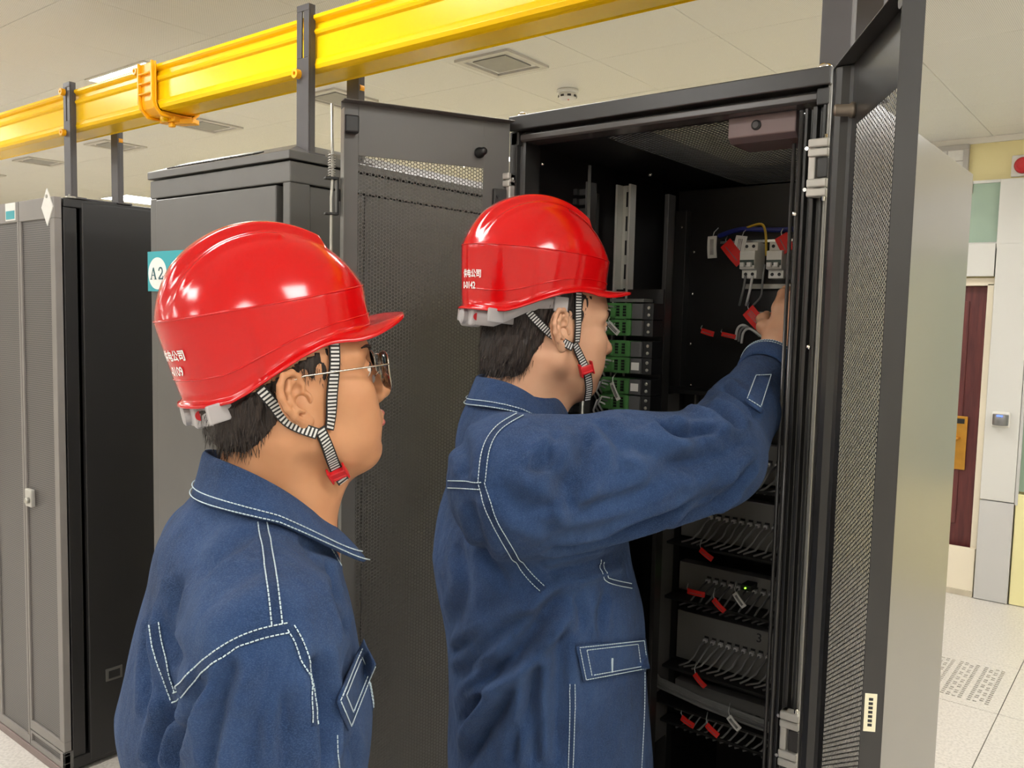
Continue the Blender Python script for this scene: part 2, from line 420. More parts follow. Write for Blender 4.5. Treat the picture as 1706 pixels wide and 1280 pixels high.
# white board that keeps small animals out, standing across the door foot
bb = thing('door_threshold_board', 'low cream board standing across the foot of the dark red door', 'board', (-1.38, WALLY - 0.02, 0))
MB().box(-0.47, 0.485, -0.018, 0.012, 0.03, 0.295).build('board', mcream, bb, bevel=0.003)
MB().box(-0.475, 0.487, -0.026, 0.016, 0.0, 0.035).build('foot_rail', mottled('worn_cream', lin(196, 186, 164), 0.6, 0.1, 12), bb, bevel=0.002)
# cladding column of white panels right of the door, standing proud of the wall
mclad = mottled('white_wall_cladding', lin(210, 209, 204), 0.35, 0.02, 1.5)
mclad2 = mottled('grey_white_wall_cladding', lin(196, 195, 193), 0.35, 0.02, 1.5)
clad = MB().box(-0.89, RX1, WALLY - 0.055, WALLY - 0.002, 2.10, 2.50).build('wall_cladding', mclad, bevel=0.003); 
tag(clad, 'white wall panels forming a column right of the dark red door', 'wall panel')
for (x0, x1, z0, z1, mm) in ((-0.886, -0.708, 0.612, 2.127, mclad), (-0.886, -0.708, 0.004, 0.606, mclad2), (-1.60, -0.893, 1.938, 2.13, mclad)):
    MB().box(x0, x1, WALLY - 0.058, WALLY - 0.002, z0, z1).build('panel', mm, clad, bevel=0.0025)
mgl = Mat('frosted_green_glass', lin(150, 172, 152), 0.25); mgl.color(mgl.ramp(mgl.noise(3, 2), [(0.3, lin(138, 160, 142)), (0.7, lin(156, 178, 158))]))
w1 = MB().box(-1.62, -0.893, WALLY - 0.03, WALLY - 0.002, 2.14, 2.485).build('window_1', mgl.m); tag(w1, kind='structure')
MB().box(-1.64, -0.888, WALLY - 0.036, WALLY - 0.001, 2.486, 2.503).build('window_frame', mclad, w1)
MB().box(-1.64, -0.888, WALLY - 0.036, WALLY - 0.001, 2.128, 2.139).build('window_sill', mclad, w1)
w2 = MB().box(-0.70, 0.60, WALLY - 0.03, WALLY - 0.002, 0.68, 2.08).build('window_2', mgl.m); tag(w2, kind='structure')
MB().box(-0.706, -0.69, WALLY - 0.05, WALLY - 0.002, 0.60, 2.10).build('window_frame', mclad2, w2)
# lower wall right of the column: pale yellow board
lowb = MB().box(-0.700, 1.5, WALLY - 0.045, WALLY - 0.002, 0.004, 0.665).build('lower_wall_board', mottled('light_yellow_board', lin(236, 228, 172), 0.6, 0.02, 2), bevel=0.002)
tag(lowb, 'pale yellow board along the foot of the wall right of the column', 'wall panel')
# fire alarm, access reader, notice frame
al = thing('fire_alarm', 'round red fire alarm sounder high on the yellow wall', 'fire alarm', (-0.785, WALLY - 0.002, 2.575))
MB().box(-0.062, 0.062, -0.012, 0.002, -0.062, 0.062).build('back_plate', M['white'], al, bevel=0.006)
MB().lathe((0, -0.012, 0), [(0.047, 0), (0.046, 0.02), (0.034, 0.034), (0.030, 0.030), (0.012, 0.034)], 28, axis=(0, -1, 0)).build('sounder', mottled('alarm_red', lin(190, 40, 48), 0.35, 0.05, 20), al, smooth=True)
MB().box(-0.02, 0.022, -0.014, 0.0, -0.092, -0.078).build('test_tag', M['red'], al)
rd = thing('access_reader', 'small silver access reader with a blue light on the white column', 'card reader', (-0.803, WALLY - 0.058, 1.10))
MB().box(-0.048, 0.048, -0.024, 0.002, -0.046, 0.044).build('back_plate', M['white'], rd, bevel=0.008)
MB().lathe((0, -0.022, 0), [(0.040, -0.034), (0.042, -0.03), (0.042, 0.026), (0.039, 0.03)], 28).build('knob_body', mottled('brushed_silver', lin(130, 130, 132), 0.35, 0.06, 40, metal=0.6), rd, smooth=True)
mbl = Mat('blue_led', lin(90, 120, 255), 0.4); mbl.set('Emission Color', lin(80, 110, 255)); mbl.set('Emission Strength', 2.0)
MB().box(-0.016, 0.016, -0.066, -0.058, 0.018, 0.028).build('light_bar', mbl.m, rd, bevel=0.003)
nf = thing('notice_frame', 'grey framed white notice board on the yellow wall just under the ceiling', 'notice board', (-1.32, WALLY - 0.004, 2.53))
mgf = mottled('grey_frame_paint', lin(176, 172, 166), 0.5, 0.04, 10)
for x0, x1, z0, z1 in ((-0.25, 0.25, 0.165, 0.195), (-0.25, 0.25, -0.195, -0.165), (-0.25, -0.22, -0.165, 0.165), (0.22, 0.25, -0.165, 0.165)):
    MB().box(x0, x1, -0.03, 0.0, z0, z1).build('frame_bar', mgf, nf, bevel=0.003)
MB().box(-0.22, 0.22, -0.014, -0.002, -0.165, 0.165).build('sheet', M['paper'], nf)
for gx in (-0.06, 0.13): MB().box(gx - 0.003, gx + 0.003, -0.018, -0.013, -0.165, 0.165).build('grid_line', mgf, nf)
for gz in (-0.05, 0.10): MB().box(-0.22, 0.22, -0.0175, -0.0135, gz - 0.003, gz + 0.003).build('grid_line', mgf, nf)
MB().cyl((0.272, -0.03, -0.10), (0.272, -0.03, -0.03), 0.012).build('catch', M['alu'], nf, smooth=True)
MB().box(0.245, 0.285, -0.02, 0.0, -0.085, -0.045).build('catch_mount', M['bracket'], nf)
# ================================================================== cabinets of the row
YF, YB, RH = 1.283, 2.35, 2.01
# ---- perforated sheet as real holes: six-sided openings in a honeycomb of cells, with thickness
def perf_mesh(name, w, h, pitch, r, thick, mat):
    cx = pitch * 0.8660254; nx = int(w / cx); nz = int(h / pitch)
    I, J = np.meshgrid(np.arange(nx), np.arange(nz), indexing='ij')
    X = (I + 0.5) * cx; Z = (J + 0.5 + 0.5 * (I % 2) - 0.25) * pitch
    C = np.stack([X.ravel(), Z.ravel()], 1); n = len(C)
    a = np.arange(6) * math.pi / 3
    ro = pitch / math.sqrt(3)
    ox, oz = ro * np.cos(a), ro * np.sin(a); qx, qz = r * np.cos(a), r * np.sin(a)
    V = np.zeros((n, 24, 3))
    for k, (dx, dz, y) in enumerate(((ox, oz, 0.0), (qx, qz, 0.0), (qx, qz, thick), (ox, oz, thick))):
        V[:, k * 6:(k + 1) * 6, 0] = C[:, 0:1] + dx; V[:, k * 6:(k + 1) * 6, 2] = C[:, 1:2] + dz; V[:, k * 6:(k + 1) * 6, 1] = y
    f = []
    for k in range(3):
        for i in range(6): f.append((k * 6 + i, k * 6 + (i + 1) % 6, (k + 1) * 6 + (i + 1) % 6, (k + 1) * 6 + i))
    Fq = (np.array(f)[None] + (np.arange(n) * 24)[:, None, None]).reshape(-1, 4)
    me = bpy.data.meshes.new(name); me.vertices.add(n * 24); me.vertices.foreach_set('co', V.ravel())
    nf = len(Fq); me.loops.add(nf * 4); me.loops.foreach_set('vertex_index', Fq.ravel().astype(np.int32))
    me.polygons.add(nf); me.polygons.foreach_set('loop_start', (np.arange(nf) * 4).astype(np.int32))
    me.polygons.foreach_set('loop_total', np.full(nf, 4, np.int32)); me.update(); me.validate(); me.materials.append(mat)
    return me, nx * cx, nz * pitch
# material with a fine far-off hole pattern
def perf_far(name, c, dark, pitch, rad):
    m = Mat(name, c, 0.4); h = holes(m, pitch, rad, 'zx'); m.color(m.mix(h, c, dark)); return m.m
M['perf_far'] = perf_far('fine_perforated_grey_door', lin(104, 100, 97), lin(44, 42, 42), 0.0085, 0.0030)
M['lc_grey'] = mottled('light_cabinet_grey', lin(126, 121, 117), 0.42, 0.05, 6)

# ---- leftmost cabinet with double perforated doors
LX0, LX1 = -3.49, -2.94
lc = thing('network_cabinet', 'dark grey cabinet with two fine perforated doors at the left edge', 'cabinet', ((LX0 + LX1) / 2, YF, 0))
og = lc.location
def lcp(mb, name, mat, par=lc, **k): return mb.build(name, mat, par, origin=og, **k)
b = MB(); b.box(LX0, LX1, YF + 0.03, YF + 1.06, 1.965, 1.995); b.box(LX0, LX1, YF + 0.03, YF + 1.06, 0.02, 0.06); b.box(LX0, LX0 + .03, YF + .03, YF + 1.06, 0.06, 1.965)
b.box(LX0 + .03, LX1 - .03, YF + 1.03, YF + 1.06, 0.06, 1.965); b.box(LX1 - 0.03, LX1 - 0.004, YF + 0.03, YF + 0.075, 0.06, 1.965); b.box(LX1 - 0.02, LX1 - 0.004, YF + 1.02, YF + 1.06, 0.06, 1.965)
lcp(b, 'body', M['cab_dark'], bevel=0.003)
lcp(MB().box(LX1 - 0.018, LX1 + 0.002, YF + 0.088, YF + 1.05, 0.03, 1.985), 'side_panel', M['cab_dark'], bevel=0.004)
lp = lcp(MB().box(LX1 + 0.002, LX1 + 0.006, YF + 0.145, YF + 0.205, 0.30, 0.345), 'side_latch', M['cab'], bevel=0.001)
lcp(MB().box(LX1 + 0.004, LX1 + 0.008, YF + 0.155, YF + 0.195, 0.309, 0.336), 'latch_recess', M['black'])
for (x0, x1, z0) in ((LX0, -3.217, 0.03), (-3.213, LX1, 0.092)):
    db = MB(); t = 0.024
    db.box(x0, x1, YF, YF + t, 1.925, 1.995); db.box(x0, x1, YF, YF + t, z0, z0 + 0.035)
    db.box(x0, x0 + 0.014, YF, YF + t, z0 + .035, 1.925); db.box(x1 - 0.034 if x1 == LX1 else x1 - 0.014, x1, YF, YF + t, z0 + .035, 1.925)
    if x0 == LX0: db.box(x0 + .014, x0 + .03, YF, YF + t, z0 + .035, 1.925)
    d = lcp(db, 'door', M['lc_grey'], bevel=0.002)
    MB().box(x0 + .012, x1 - .012, YF + .006, YF + .012, z0 + .03, 1.93).build('perforated_sheet', M['perf_far'], d, origin=og)
    if x1 == LX1:
        MB().box(-3.188, -3.138, YF - 0.012, YF + 0.006, 0.925, 0.988).build('latch_plate', M['alu'], d, origin=og, bevel=0.005)
        MB().lathe((-3.152, YF - 0.012, 0.95), [(0.011, 0), (0.011, 0.010), (0.008, 0.013)], 16, axis=(0, -1, 0)).build('latch_button', M['steel'], d, origin=og, smooth=True)
kp = MB(); kp.box(-3.213, LX1, YF, YF + .02, 0.03, 0.05); kp.box(-3.213, LX1, YF, YF + .02, 0.078, 0.088); kp.box(-3.213, -3.20, YF, YF + .02, .05, .078); kp.box(LX1 - .034, LX1, YF, YF + .02, .05, .078)
k_ = lcp(kp, 'kick_plate', M['lc_grey'], bevel=0.001)
MB().box(-3.205, LX1 - .03, YF + .006, YF + .012, 0.045, 0.082).build('perforated_sheet', M['perf_far'], k_, origin=og)
lcp(MB().box(LX0 - .01, LX1, YF - 0.004, YF + 0.03, 0.0, 0.028), 'plinth', mottled('plinth_grey_pink', lin(128, 112, 108), 0.5, 0.06, 8), bevel=0.002)
lcp(MB().box(LX1 - 0.012, LX1 + 0.0, YF + 0.0, YF + 0.03, 0.03, 0.09), 'corner_strip', M['cab'])
st = lcp(MB().box(-3.318, -3.236, YF - 0.002, YF, 1.932, 1.993), 'label_plate', M['paper'])
lcp(MB().box(-3.312, -3.242, YF - 0.003, YF - 0.0015, 1.937, 1.966), 'label_band', M['teal'])
dm = MB(); cx_, cz_ = -2.985, 1.962
dm.add([(cx_ - .042, YF - .003, cz_), (cx_, YF - .003, cz_ - .062), (cx_ + .042, YF - .003, cz_), (cx_, YF - .003, cz_ + .062), (cx_ - .042, YF, cz_), (cx_, YF, cz_ - .062), (cx_ + .042, YF, cz_), (cx_, YF, cz_ + .062)],
       [(0, 1, 2, 3), (7, 6, 5, 4), (0, 4, 5, 1), (1, 5, 6, 2), (2, 6, 7, 3), (3, 7, 4, 0)])
hg = thing('hanging_tag', 'white diamond shaped tag at the top corner of the leftmost cabinet', 'tag', (cx_, YF - .003, cz_))
dm.build('tag_sheet', M['paper'], hg, origin=hg.location)
MB().cyl((cx_, YF - .006, cz_ + .035), (cx_, YF - .002, cz_ + .035), 0.006).build('eyelet', M['steel'], hg, origin=hg.location)
eb = MB(); eb.lathe((LX1 - .01, YF + .06, 1.995), [(0.018, 0), (0.018, .006), (0.008, .008), (.008, .014)], 16)
lcp(eb, 'eye_bolt', M['steel'], smooth=True)

# ---- middle cabinet A2
AX0, AX1 = -2.335, -1.696
ac = thing('equipment_cabinet', 'dark grey closed cabinet with a teal A2 label and slotted lid', 'cabinet', ((AX0 + AX1) / 2, YF, 0))
og = ac.location
def acp(mb, name, mat, par=ac, **k): return mb.build(name, mat, par, origin=og, **k)
b = MB()
b.box(AX0, AX1, YF, YF + 0.9, 1.945, 1.995); b.box(AX0, AX1, YF, YF + .9, 0.02, 0.10)
b.box(AX0, AX0 + 0.034, YF, YF + 0.9, 0.10, 1.945); b.box(AX1 - 0.028, AX1, YF, YF + 0.06, 0.10, 1.945); b.box(AX1 - 0.028, AX1, YF + .84, YF + .9, 0.10, 1.945)
b.box(AX0 + .034, AX1 - .02, YF + .86, YF + .9, 0.10, 1.945); b.box(AX1 - .05, AX1 - .028, YF + .03, YF + .06, 0.1, 1.945)
acp(b, 'body', M['cab'], bevel=0.003)
acp(MB().box(AX0 + 0.037, AX1 - 0.050, YF - 0.004, YF + 0.03, 0.105, 1.940), 'door_panel', M['cab'], bevel=0.003)
acp(MB().box(AX1 - 0.014, AX1 - 0.004, YF + 0.062, YF + 0.24, 0.105, 1.942), 'side_panel', M['cab'], bevel=0.003)
acp(MB().box(AX1 - 0.014, AX1 - 0.002, YF + 0.244, YF + 0.838, 0.105, 1.942), 'side_panel', M['cab'], bevel=0.003)
lid = MB()
lo = [(AX0 - .004, YF - .006), (AX1 + .004, YF - .006), (AX1 + .004, YF + .905), (AX0 - .004, YF + .905)]
inn = [(AX0 + .07, YF + .085), (AX1 - .07, YF + .085), (AX1 - .07, YF + .80), (AX0 + .07, YF + .80)]
V = [(x, y, z) for z in (1.999, 2.019) for x, y in lo] + [(x, y, 2.055) for x, y in inn]
lid.add(V, [(3, 2, 1, 0)] + [(r * 4 + k, r * 4 + (k + 1) % 4, (r + 1) * 4 + (k + 1) % 4, (r + 1) * 4 + k) for r in range(2) for k in range(4)] + [(8, 9, 10, 11)])
ld = acp(lid, 'lid', M['cab'], bevel=0.002)
for k in range(34):
    x = AX0 + .09 + k * 0.0125
    p0 = np.array([x, YF + .012, 2.0275]); 
    MB().obox(p0, (0.0028, 0, 0), (0, 0.010, 0.004), (0, -0.0006, 0.0012)).build('slot', M['black'], ld, origin=og)
lb = thing('cabinet_label', 'teal label with a white oval reading A2 on the middle cabinet', 'label', (-2.288, YF - .0045, 1.740))
MB().box(-0.053, 0.30, -0.0016, 0.0, -0.056, 0.056).build('label_sheet', M['teal'], lb)
ov = MB(); n = 40
ov.add([(0.048 * math.cos(2 * math.pi * k / n), -0.0024, -0.006 + 0.045 * math.sin(2 * math.pi * k / n)) for k in range(n)] + [(0.048 * math.cos(2 * math.pi * k / n), -0.001, -0.006 + 0.045 * math.sin(2 * math.pi * k / n)) for k in range(n)],
       [tuple(range(n))] + [(k, n + k, n + (k + 1) % n, (k + 1) % n) for k in range(n)])
ov.build('label_oval', M['paper'], lb)
def serif_A2():
    mb = MB(); y0, y1 = -0.0034, -0.0022
    def bar(p, q, w):
        p, q = np.array(p), np.array(q); d = (q - p) / np.linalg.norm(q - p); c = (p + q) / 2; L = np.linalg.norm(q - p) / 2
        mb.obox((c[0], (y0 + y1) / 2, c[1]), (d[0] * L, 0, d[1] * L), (0, (y1 - y0) / 2, 0), (-d[1] * w / 2, 0, d[0] * w / 2))
    s = 0.030
    bar((-0.033, -0.016), (-0.021, 0.016), 0.0025); bar((-0.021, 0.016), (-0.0085, -0.016), 0.0055); bar((-0.028, -0.005), (-0.013, -0.005), 0.0025)
    bar((-0.037, -0.016), (-0.028, -0.016), 0.0022); bar((-0.014, -0.016), (-0.004, -0.016), 0.0022)
    arc = [(0.018 + 0.0095 * math.cos(t), 0.0065 + 0.0095 * math.sin(t)) for t in np.linspace(math.radians(175), math.radians(-35), 10)]
    for a_, b_ in zip(arc, arc[1:]): bar(a_, b_, 0.0046)
    bar(arc[-1], (0.0085, -0.0145), 0.0042); bar((0.008, -0.0150), (0.030, -0.0150), 0.0042); bar((0.0285, -0.015), (0.0305, -0.007), 0.0026)
    mb.v = [(p[0], p[1], p[2] - 0.006) for p in mb.v]
    return mb
serif_A2().build('label_lettering', M['ink'], lb)

# ---- yellow cable tray on brackets above the row
TY, TZ0, TZ1 = 1.417, 2.222, 2.354
half = [(1.373, TZ1), (1.358, TZ1), (1.353, TZ1 - .004), (1.353, TZ1 - .011), (1.358, TZ1 - .015), (1.367, TZ1 - .018), (1.367, TZ1 - .031), (1.358, TZ1 - .035), (1.355, TZ1 - .041), (1.358, TZ1 - .047),
        (1.3645, TZ1 - .051), (1.3645, TZ0 + .030), (1.361, TZ0 + .024), (1.3575, TZ0 + .013), (1.361, TZ0 + .004), (1.370, TZ0), (1.377, TZ0 + .004), (1.384, TZ0)]
rear = [(2 * TY - y, z) for y, z in half][::-1]
inner = [(2 * TY - 1.3735, TZ1), (2 * TY - 1.3735, TZ0 + .008), (1.3735, TZ0 + .008)]
prof = half + rear + inner
tray = thing('cable_tray', 'glossy yellow plastic cable tray running above the cabinets', 'cable tray', (-1.7, TY, TZ0))
og = tray.location
CPX = on(253, 160, 1, 1.36)[0]
for x0, x1 in ((-9.6, CPX), (CPX + .001, 1.4)):
    MB().extr(prof, 'x', x0, x1).build('trough', M['yellow'], tray, origin=og, bevel=0.0016)
# coupler
def offp(pr, d):
    return [(TY + (y - TY) * (1 + d / 0.06), TZ0 - d if z < TZ0 + .01 else z + (d if z > TZ1 - .01 else 0)) for y, z in pr]
cp = MB(); o1 = 0.006; hw = 0.042
outc = [(1.346, TZ1 + .006), (1.346, TZ0 + .028), (1.352, TZ0 + .006), (1.372, TZ0 - .010), (2 * TY - 1.372, TZ0 - .010), (2 * TY - 1.352, TZ0 + .006), (2 * TY - 1.346, TZ0 + .028), (2 * TY - 1.346, TZ1 + .006)]
innc = [(2 * TY - 1.3525, TZ1 + .006), (2 * TY - 1.3525, TZ0 + .026), (2 * TY - 1.36, TZ0 + .004), (2 * TY - 1.374, TZ0 - .002), (1.374, TZ0 - .002), (1.36, TZ0 + .004), (1.3525, TZ0 + .026), (1.3525, TZ1 + .006)]
cp.extr(outc + innc, 'x', CPX - hw, CPX + hw)
for xx in (CPX - hw, CPX + hw - .008):
    oo = [(TY + (y - TY) * 1.14, z - (0.008 if z < TZ0 else 0)) for y, z in outc]
    cp.extr(oo + outc[::-1], 'x', xx, xx + .008)
for zz in (TZ0 + .045, TZ0 + .075, TZ0 + .103): cp.box(CPX - hw, CPX + hw, 1.337, 1.347, zz, zz + .005)
coup = cp.build('coupler', M['yellow2'], tray, origin=og, bevel=0.002)
def ring(c, axis, r0, r1, L, n=18):
    return MB().lathe(c, [(r1, 0), (r1, L), (r0, L), (r0, 0.0005)], n, axis)
ring((CPX - hw - .016, 1.352, TZ1 - .012), (0, -1, 0), 0.005, 0.011, 0.016).build('clamp_knob', M['yellow2'], coup, origin=og, smooth=False)
MB().lathe((CPX + .012, 1.392, TZ0 - .012), [(0.012, 0), (0.012, -.010), (.008, -.014)], 16).build('clamp_knob', M['yellow'], coup, origin=og)
cl = MB(); cl.box(CPX - .03, CPX + .05, 1.40, 1.425, TZ0 - .026, TZ0 - .010); cl.obox((CPX + .055, 1.44, TZ0 - .024), (.03, 0.012, 0), (-.006, .016, 0), (0, 0, .008)); cl.box(CPX + .01, CPX + .03, 1.405, 1.42, TZ0 - .04, TZ0 - .026)
cl.build('clamp_lever', M['yellow2'], coup, origin=og, bevel=0.003)
BL = ['dark grey tray bracket standing on the leftmost cabinet', 'dark grey tray bracket standing on the A2 cabinet', 'dark grey tray bracket standing on the open rack']
for n, (bx, topz) in enumerate(((-2.962, 1.995), (-1.722, 2.019), (-0.443, 2.012))):
    t = thing('tray_bracket', BL[n], 'bracket', (bx, TY, topz), group='cable tray brackets'); og = t.location
    for y in (1.341, 1.500):
        s = MB(); w = 0.023
        # flat bar with a slot near the top and a bent edge
        y0, y1 = y - .0025, y + .0025
        zs0, zs1 = 2.25, 2.36
        s.box(bx - w, bx + w, y0, y1, topz, zs0); s.box(bx - w, bx - .004, y0, y1, zs0, zs1); s.box(bx + .004, bx + w, y0, y1, zs0, zs1); s.box(bx - w, bx + w, y0, y1, zs1, 2.376)
        s.box(bx + w - .004, bx + w, y1, y1 + .016, topz, 2.376)
        s.box(bx - w - .004, bx + w + .004, y0 - .0, y1 + .045, topz, topz + .006)
        s.build('upright_bar', M['bracket'], t, origin=og, bevel=0.0012)
    MB().box(bx - .018, bx + .018, 1.345, 1.496, topz, topz + .005).build('foot_plate', M['bracket'], t, origin=og, bevel=0.001)
    for (kx, ky, kz, ax) in ((bx - .014, 1.3385, 2.213, (0, -1, 0)), (bx - .014, 1.3385, 2.345, (0, -1, 0)), (bx + .014, 1.5025, 2.213, (0, 1, 0))):
        if n == 1 and kz > 2.3: continue
        ring((kx, ky, kz), ax, 0.0045, 0.0115, 0.014).build('knob', M['yellow2'], t, origin=og)
# ================================================================== the open rack
R0, R1 = -1.027, -0.427
rk = thing('server_rack', 'tall open black equipment rack with both front doors swung out', 'server rack', ((R0 + R1) / 2, YF, 0))
ogk = rk.location
def rkp(mb, name, mat, par=rk, **k): return mb.build(name, mat, par, origin=ogk, **k)
rkp(MB().box(R0, R1, YF - 0.006, YF + 0.03, 1.985, 2.012), 'top_beam', M['frame'], bevel=0.002)
rkp(MB().extr([(YF + .004, 1.968), (YF + .008, 1.965), (YF + .05, 1.965), (YF + .05, 1.981), (YF + .010, 1.981), (YF + .004, 1.977)], 'x', R0 + .022, R1 - .022), 'inner_beam', mottled('glossy_black_beam', lin(74, 71, 70), 0.22, 0.05, 4), bevel=0.001)
for x0, x1 in ((R0 + .003, R0 + .021), (R1 - .021, R1 - .003)):
    rkp(MB().box(x0, x1, YF, YF + .05, 1.958, 1.983), 'corner_bracket', M['frame'], bevel=0.002)
roofp = MB(); roofp.box(R0, -0.852, YF + .03, YB, 1.966, 2.008); roofp.box(-0.852, R1 - .008, 1.98, YB, 1.966, 2.008); roofp.box(R1 - .03, R1 - .008, YF + .03, 1.98, 1.966, 2.008); roofp.box(-0.852, R1 - .03, YF + .03, YF + .06, 1.966, 2.008)
rkp(roofp, 'roof_frame', M['cab_in'], bevel=0.001)
pm, pw, ph = perf_mesh('roof_perforated_sheet', 0.395, 0.64, 0.0105, 0.0044, 0.0012, M['cab_in'])
o = place('roof_perforated_sheet', pm, rk, (-0.852 - ogk[0], YF + .058 - ogk[1], 1.9665), (math.radians(-90), 0, 0)); o.rotation_euler = (math.radians(90), 0, 0); o.scale = (1, 1, -1)
for xx in (R0 + .016, R1 - .016):
    rkp(MB().lathe((xx, YF + .016, 2.012), [(.011, 0), (.011, .004), (.008, .008), (.003, .010)], 16), 'lifting_bolt', M['chrome'], smooth=True)
# side, back, bottom
rkp(MB().box(R0, R0 + .012, YF + .03, YB, 0.04, 1.966), 'side_panel', M['cab_in'])
rkp(MB().box(R1 - .006, R1, YF + .002, YB, 0.02, 2.009), 'side_panel', M['panel'], bevel=0.002)
rkp(MB().box(R1 - .014, R1 - .007, YF + .07, YB, 0.04, 1.966), 'side_lining', M['cab_in'])
rkp(MB().box(R0 + .012, R1 - .014, YB - .02, YB, 0.04, 1.966), 'back_panel', M['cab_in'])
rkp(MB().box(R0, R1 - .008, YF, YB, 0.0, 0.04), 'base_plate', M['cab_in'])
# front posts
rkp(MB().extr([(R0, YF), (R0 + .018, YF), (R0 + .018, YF + .012), (R0 + .028, YF + .014), (R0 + .028, YF + .06), (R0, YF + .06)], 'z', 0.04, 1.984), 'corner_post', M['frame'], bevel=0.0012)
prof = [(R1 - .006, YF), (R1 - .006, YF + .034), (R1 - .042, YF + .034), (R1 - .042, YF + .012), (R1 - .036, YF + .010), (R1 - .034, YF + .020), (R1 - .029, YF + .020), (R1 - .026, YF + .004), (R1 - .020, YF + .004), (R1 - .018, YF + .014), (R1 - .013, YF + .014), (R1 - .010, YF)]
rkp(MB().extr(prof, 'z', 0.04, 1.958), 'corner_post', M['frame'], bevel=0.0012)
rkp(MB().tube([(R1 - .046, YF + .012, 0.05), (R1 - .046, YF + .012, 1.956)], 0.0038, 8), 'edge_seal', mottled('glossy_black_seal', lin(58, 56, 55), 0.2, 0.05, 5), smooth=True)
# finger ducts (comb of plastic fingers on a back rail), left and right
fing = MB(); fing.box(0, 0.030, 0, 0.006, -0.0058, 0.0058); fing.box(0.022, 0.030, -0.010, 0.006, -0.0058, 0.0058)
mfing = mottled('black_duct_plastic', lin(44, 43, 43), 0.35, 0.06, 30)
fmesh = fing.mesh('finger', mfing)
mdr = mottled('duct_rail_gloss', lin(60, 58, 57), 0.25, 0.05, 6)
def duct(x, y, z0, z1, flip):
    d = MB(); 
    d.box(x - .006 * flip if flip > 0 else x, x if flip > 0 else x + .006, y - .012, y + .02, z0, z1)
    d = rkp(d, 'finger_duct', mdr, bevel=0.001)
    MB().tube([(x - flip * .010, y - .014, z0), (x - flip * .010, y - .014, z1 + .03)], 0.0032, 8).build('guide_rod', M['steel'] if flip < 0 else mdr, d, origin=ogk, smooth=True)
    z = z0 + .02
    while z < z1:
        f = place('finger', fmesh, d, (x - ogk[0], y - ogk[1], z)); f.scale = (flip, 1, 1); z += 0.019
duct(R1 - .058, 1.342, 0.10, 1.885, 1)
duct(-0.945, 1.435, 0.10, 1.905, -1)
# slotted galvanised rail and further uprights
sr = MB(); sr.box(-0.982, -0.977, 1.596, 1.625, 0.10, 1.925); sr.box(-0.977, -0.952, 1.620, 1.625, 0.10, 1.925); sr.box(-0.952, -0.947, 1.600, 1.625, 0.10, 1.925)
rail = rkp(sr, 'slotted_rail', mottled('zinc_grey_rail', lin(205, 204, 196), 0.4, 0.06, 20, metal=0.3), bevel=0.0008)
slm = MB().box(-.0035, .0035, -.0012, 0, -.016, .016).mesh('slot', M['black'])
for k in range(34): place('slot', slm, rail, (-0.9645 - ogk[0], 1.6202 - ogk[1], 1.895 - k * 0.052))
for (x, y, w, mm) in ((-0.875, 1.62, .010, M['frame']), (-0.985, 1.88, .03, M['frame']), (-0.520, 1.88, .03, M['frame']), (-1.0, 1.52, .008, M['frame'])):
    rkp(MB().box(x, x + w, y, y + .03, 0.05, 1.90), 'mounting_post', mm, bevel=0.001)
scr = MB().lathe((0, 0, 0), [(.004, 0), (.004, .003), (.002, .0045)], 10, axis=(0, -1, 0)).mesh('screw', M['chrome'], True)
for x, y, z in ((-0.93, 1.878, 1.80), (-0.93, 1.878, 1.70), (-0.965, 1.878, 1.86), (-0.93, 1.878, 1.58), (-0.925, 1.878, 1.48), (-0.99, 1.34, 1.93), (-0.90, 1.60, 1.94), (-1.0, 1.34, 1.87), (R1 - .045, YF + .0005, 1.80), (R1 - .016, YF + .008, 1.60)):
    place('screw', scr, rk, (x - ogk[0], y - ogk[1], z))
rkp(MB().box(-0.99, -0.46, 1.905, 1.915, 1.36, 1.95), 'mounting_plate', M['cab_in'])
rkp(MB().box(-0.99, -0.46, 1.80, 1.90, 1.465, 1.475), 'shelf', M['cab_in'], bevel=0.001)
# hinges (zinc) on the posts
def hinge(x, y, z0, z1, s, par):
    h = MB(); hh = 0.026
    for a in (z0, z1 - hh):
        h.box(min(x, x + s * .030), max(x, x + s * .030), y - .016, y + .004, a, a + hh * .46); h.box(min(x, x + s * .030), max(x, x + s * .030), y - .0165, y + .004, a + hh * .52, a + hh)
    h.box(min(x, x + s * .011), max(x, x + s * .011), y - .012, y + .004, z0, z1)
    o = rkp(h, 'hinge', M['alu'], par, bevel=0.0025, seg=3)
    MB().tube([(x + s * .023, y - .008, z0 - .006), (x + s * .023, y - .008, z1 + .006)], 0.0032, 10).build('hinge_pin', M['chrome'], o, origin=ogk, smooth=True)
    MB().box(min(x + s * .014, x + s * .030), max(x + s * .014, x + s * .030), y - .013, y - .002, z0 + hh + .001, z1 - hh - .001).build('hinge_leaf', M['frame'], o, origin=ogk, bevel=0.002)
    for zz in (z0 + .012, z1 - .012):
        MB().lathe((x - s * .004, y - .006, zz), [(.003, 0), (.003, .003)], 8, axis=(0, -1, 0)).build('hinge_screw', M['chrome'], o, origin=ogk)
for z0, z1 in ((1.822, 1.906), (0.948, 1.036), (0.12, 0.205)): hinge(R1 - .024, YF - .002, z0, z1, 1, rk)
for z0, z1 in ((1.822, 1.906), (0.948, 1.036), (0.12, 0.205)): hinge(R0 + .014, YF - .002, z0, z1, -1, rk)
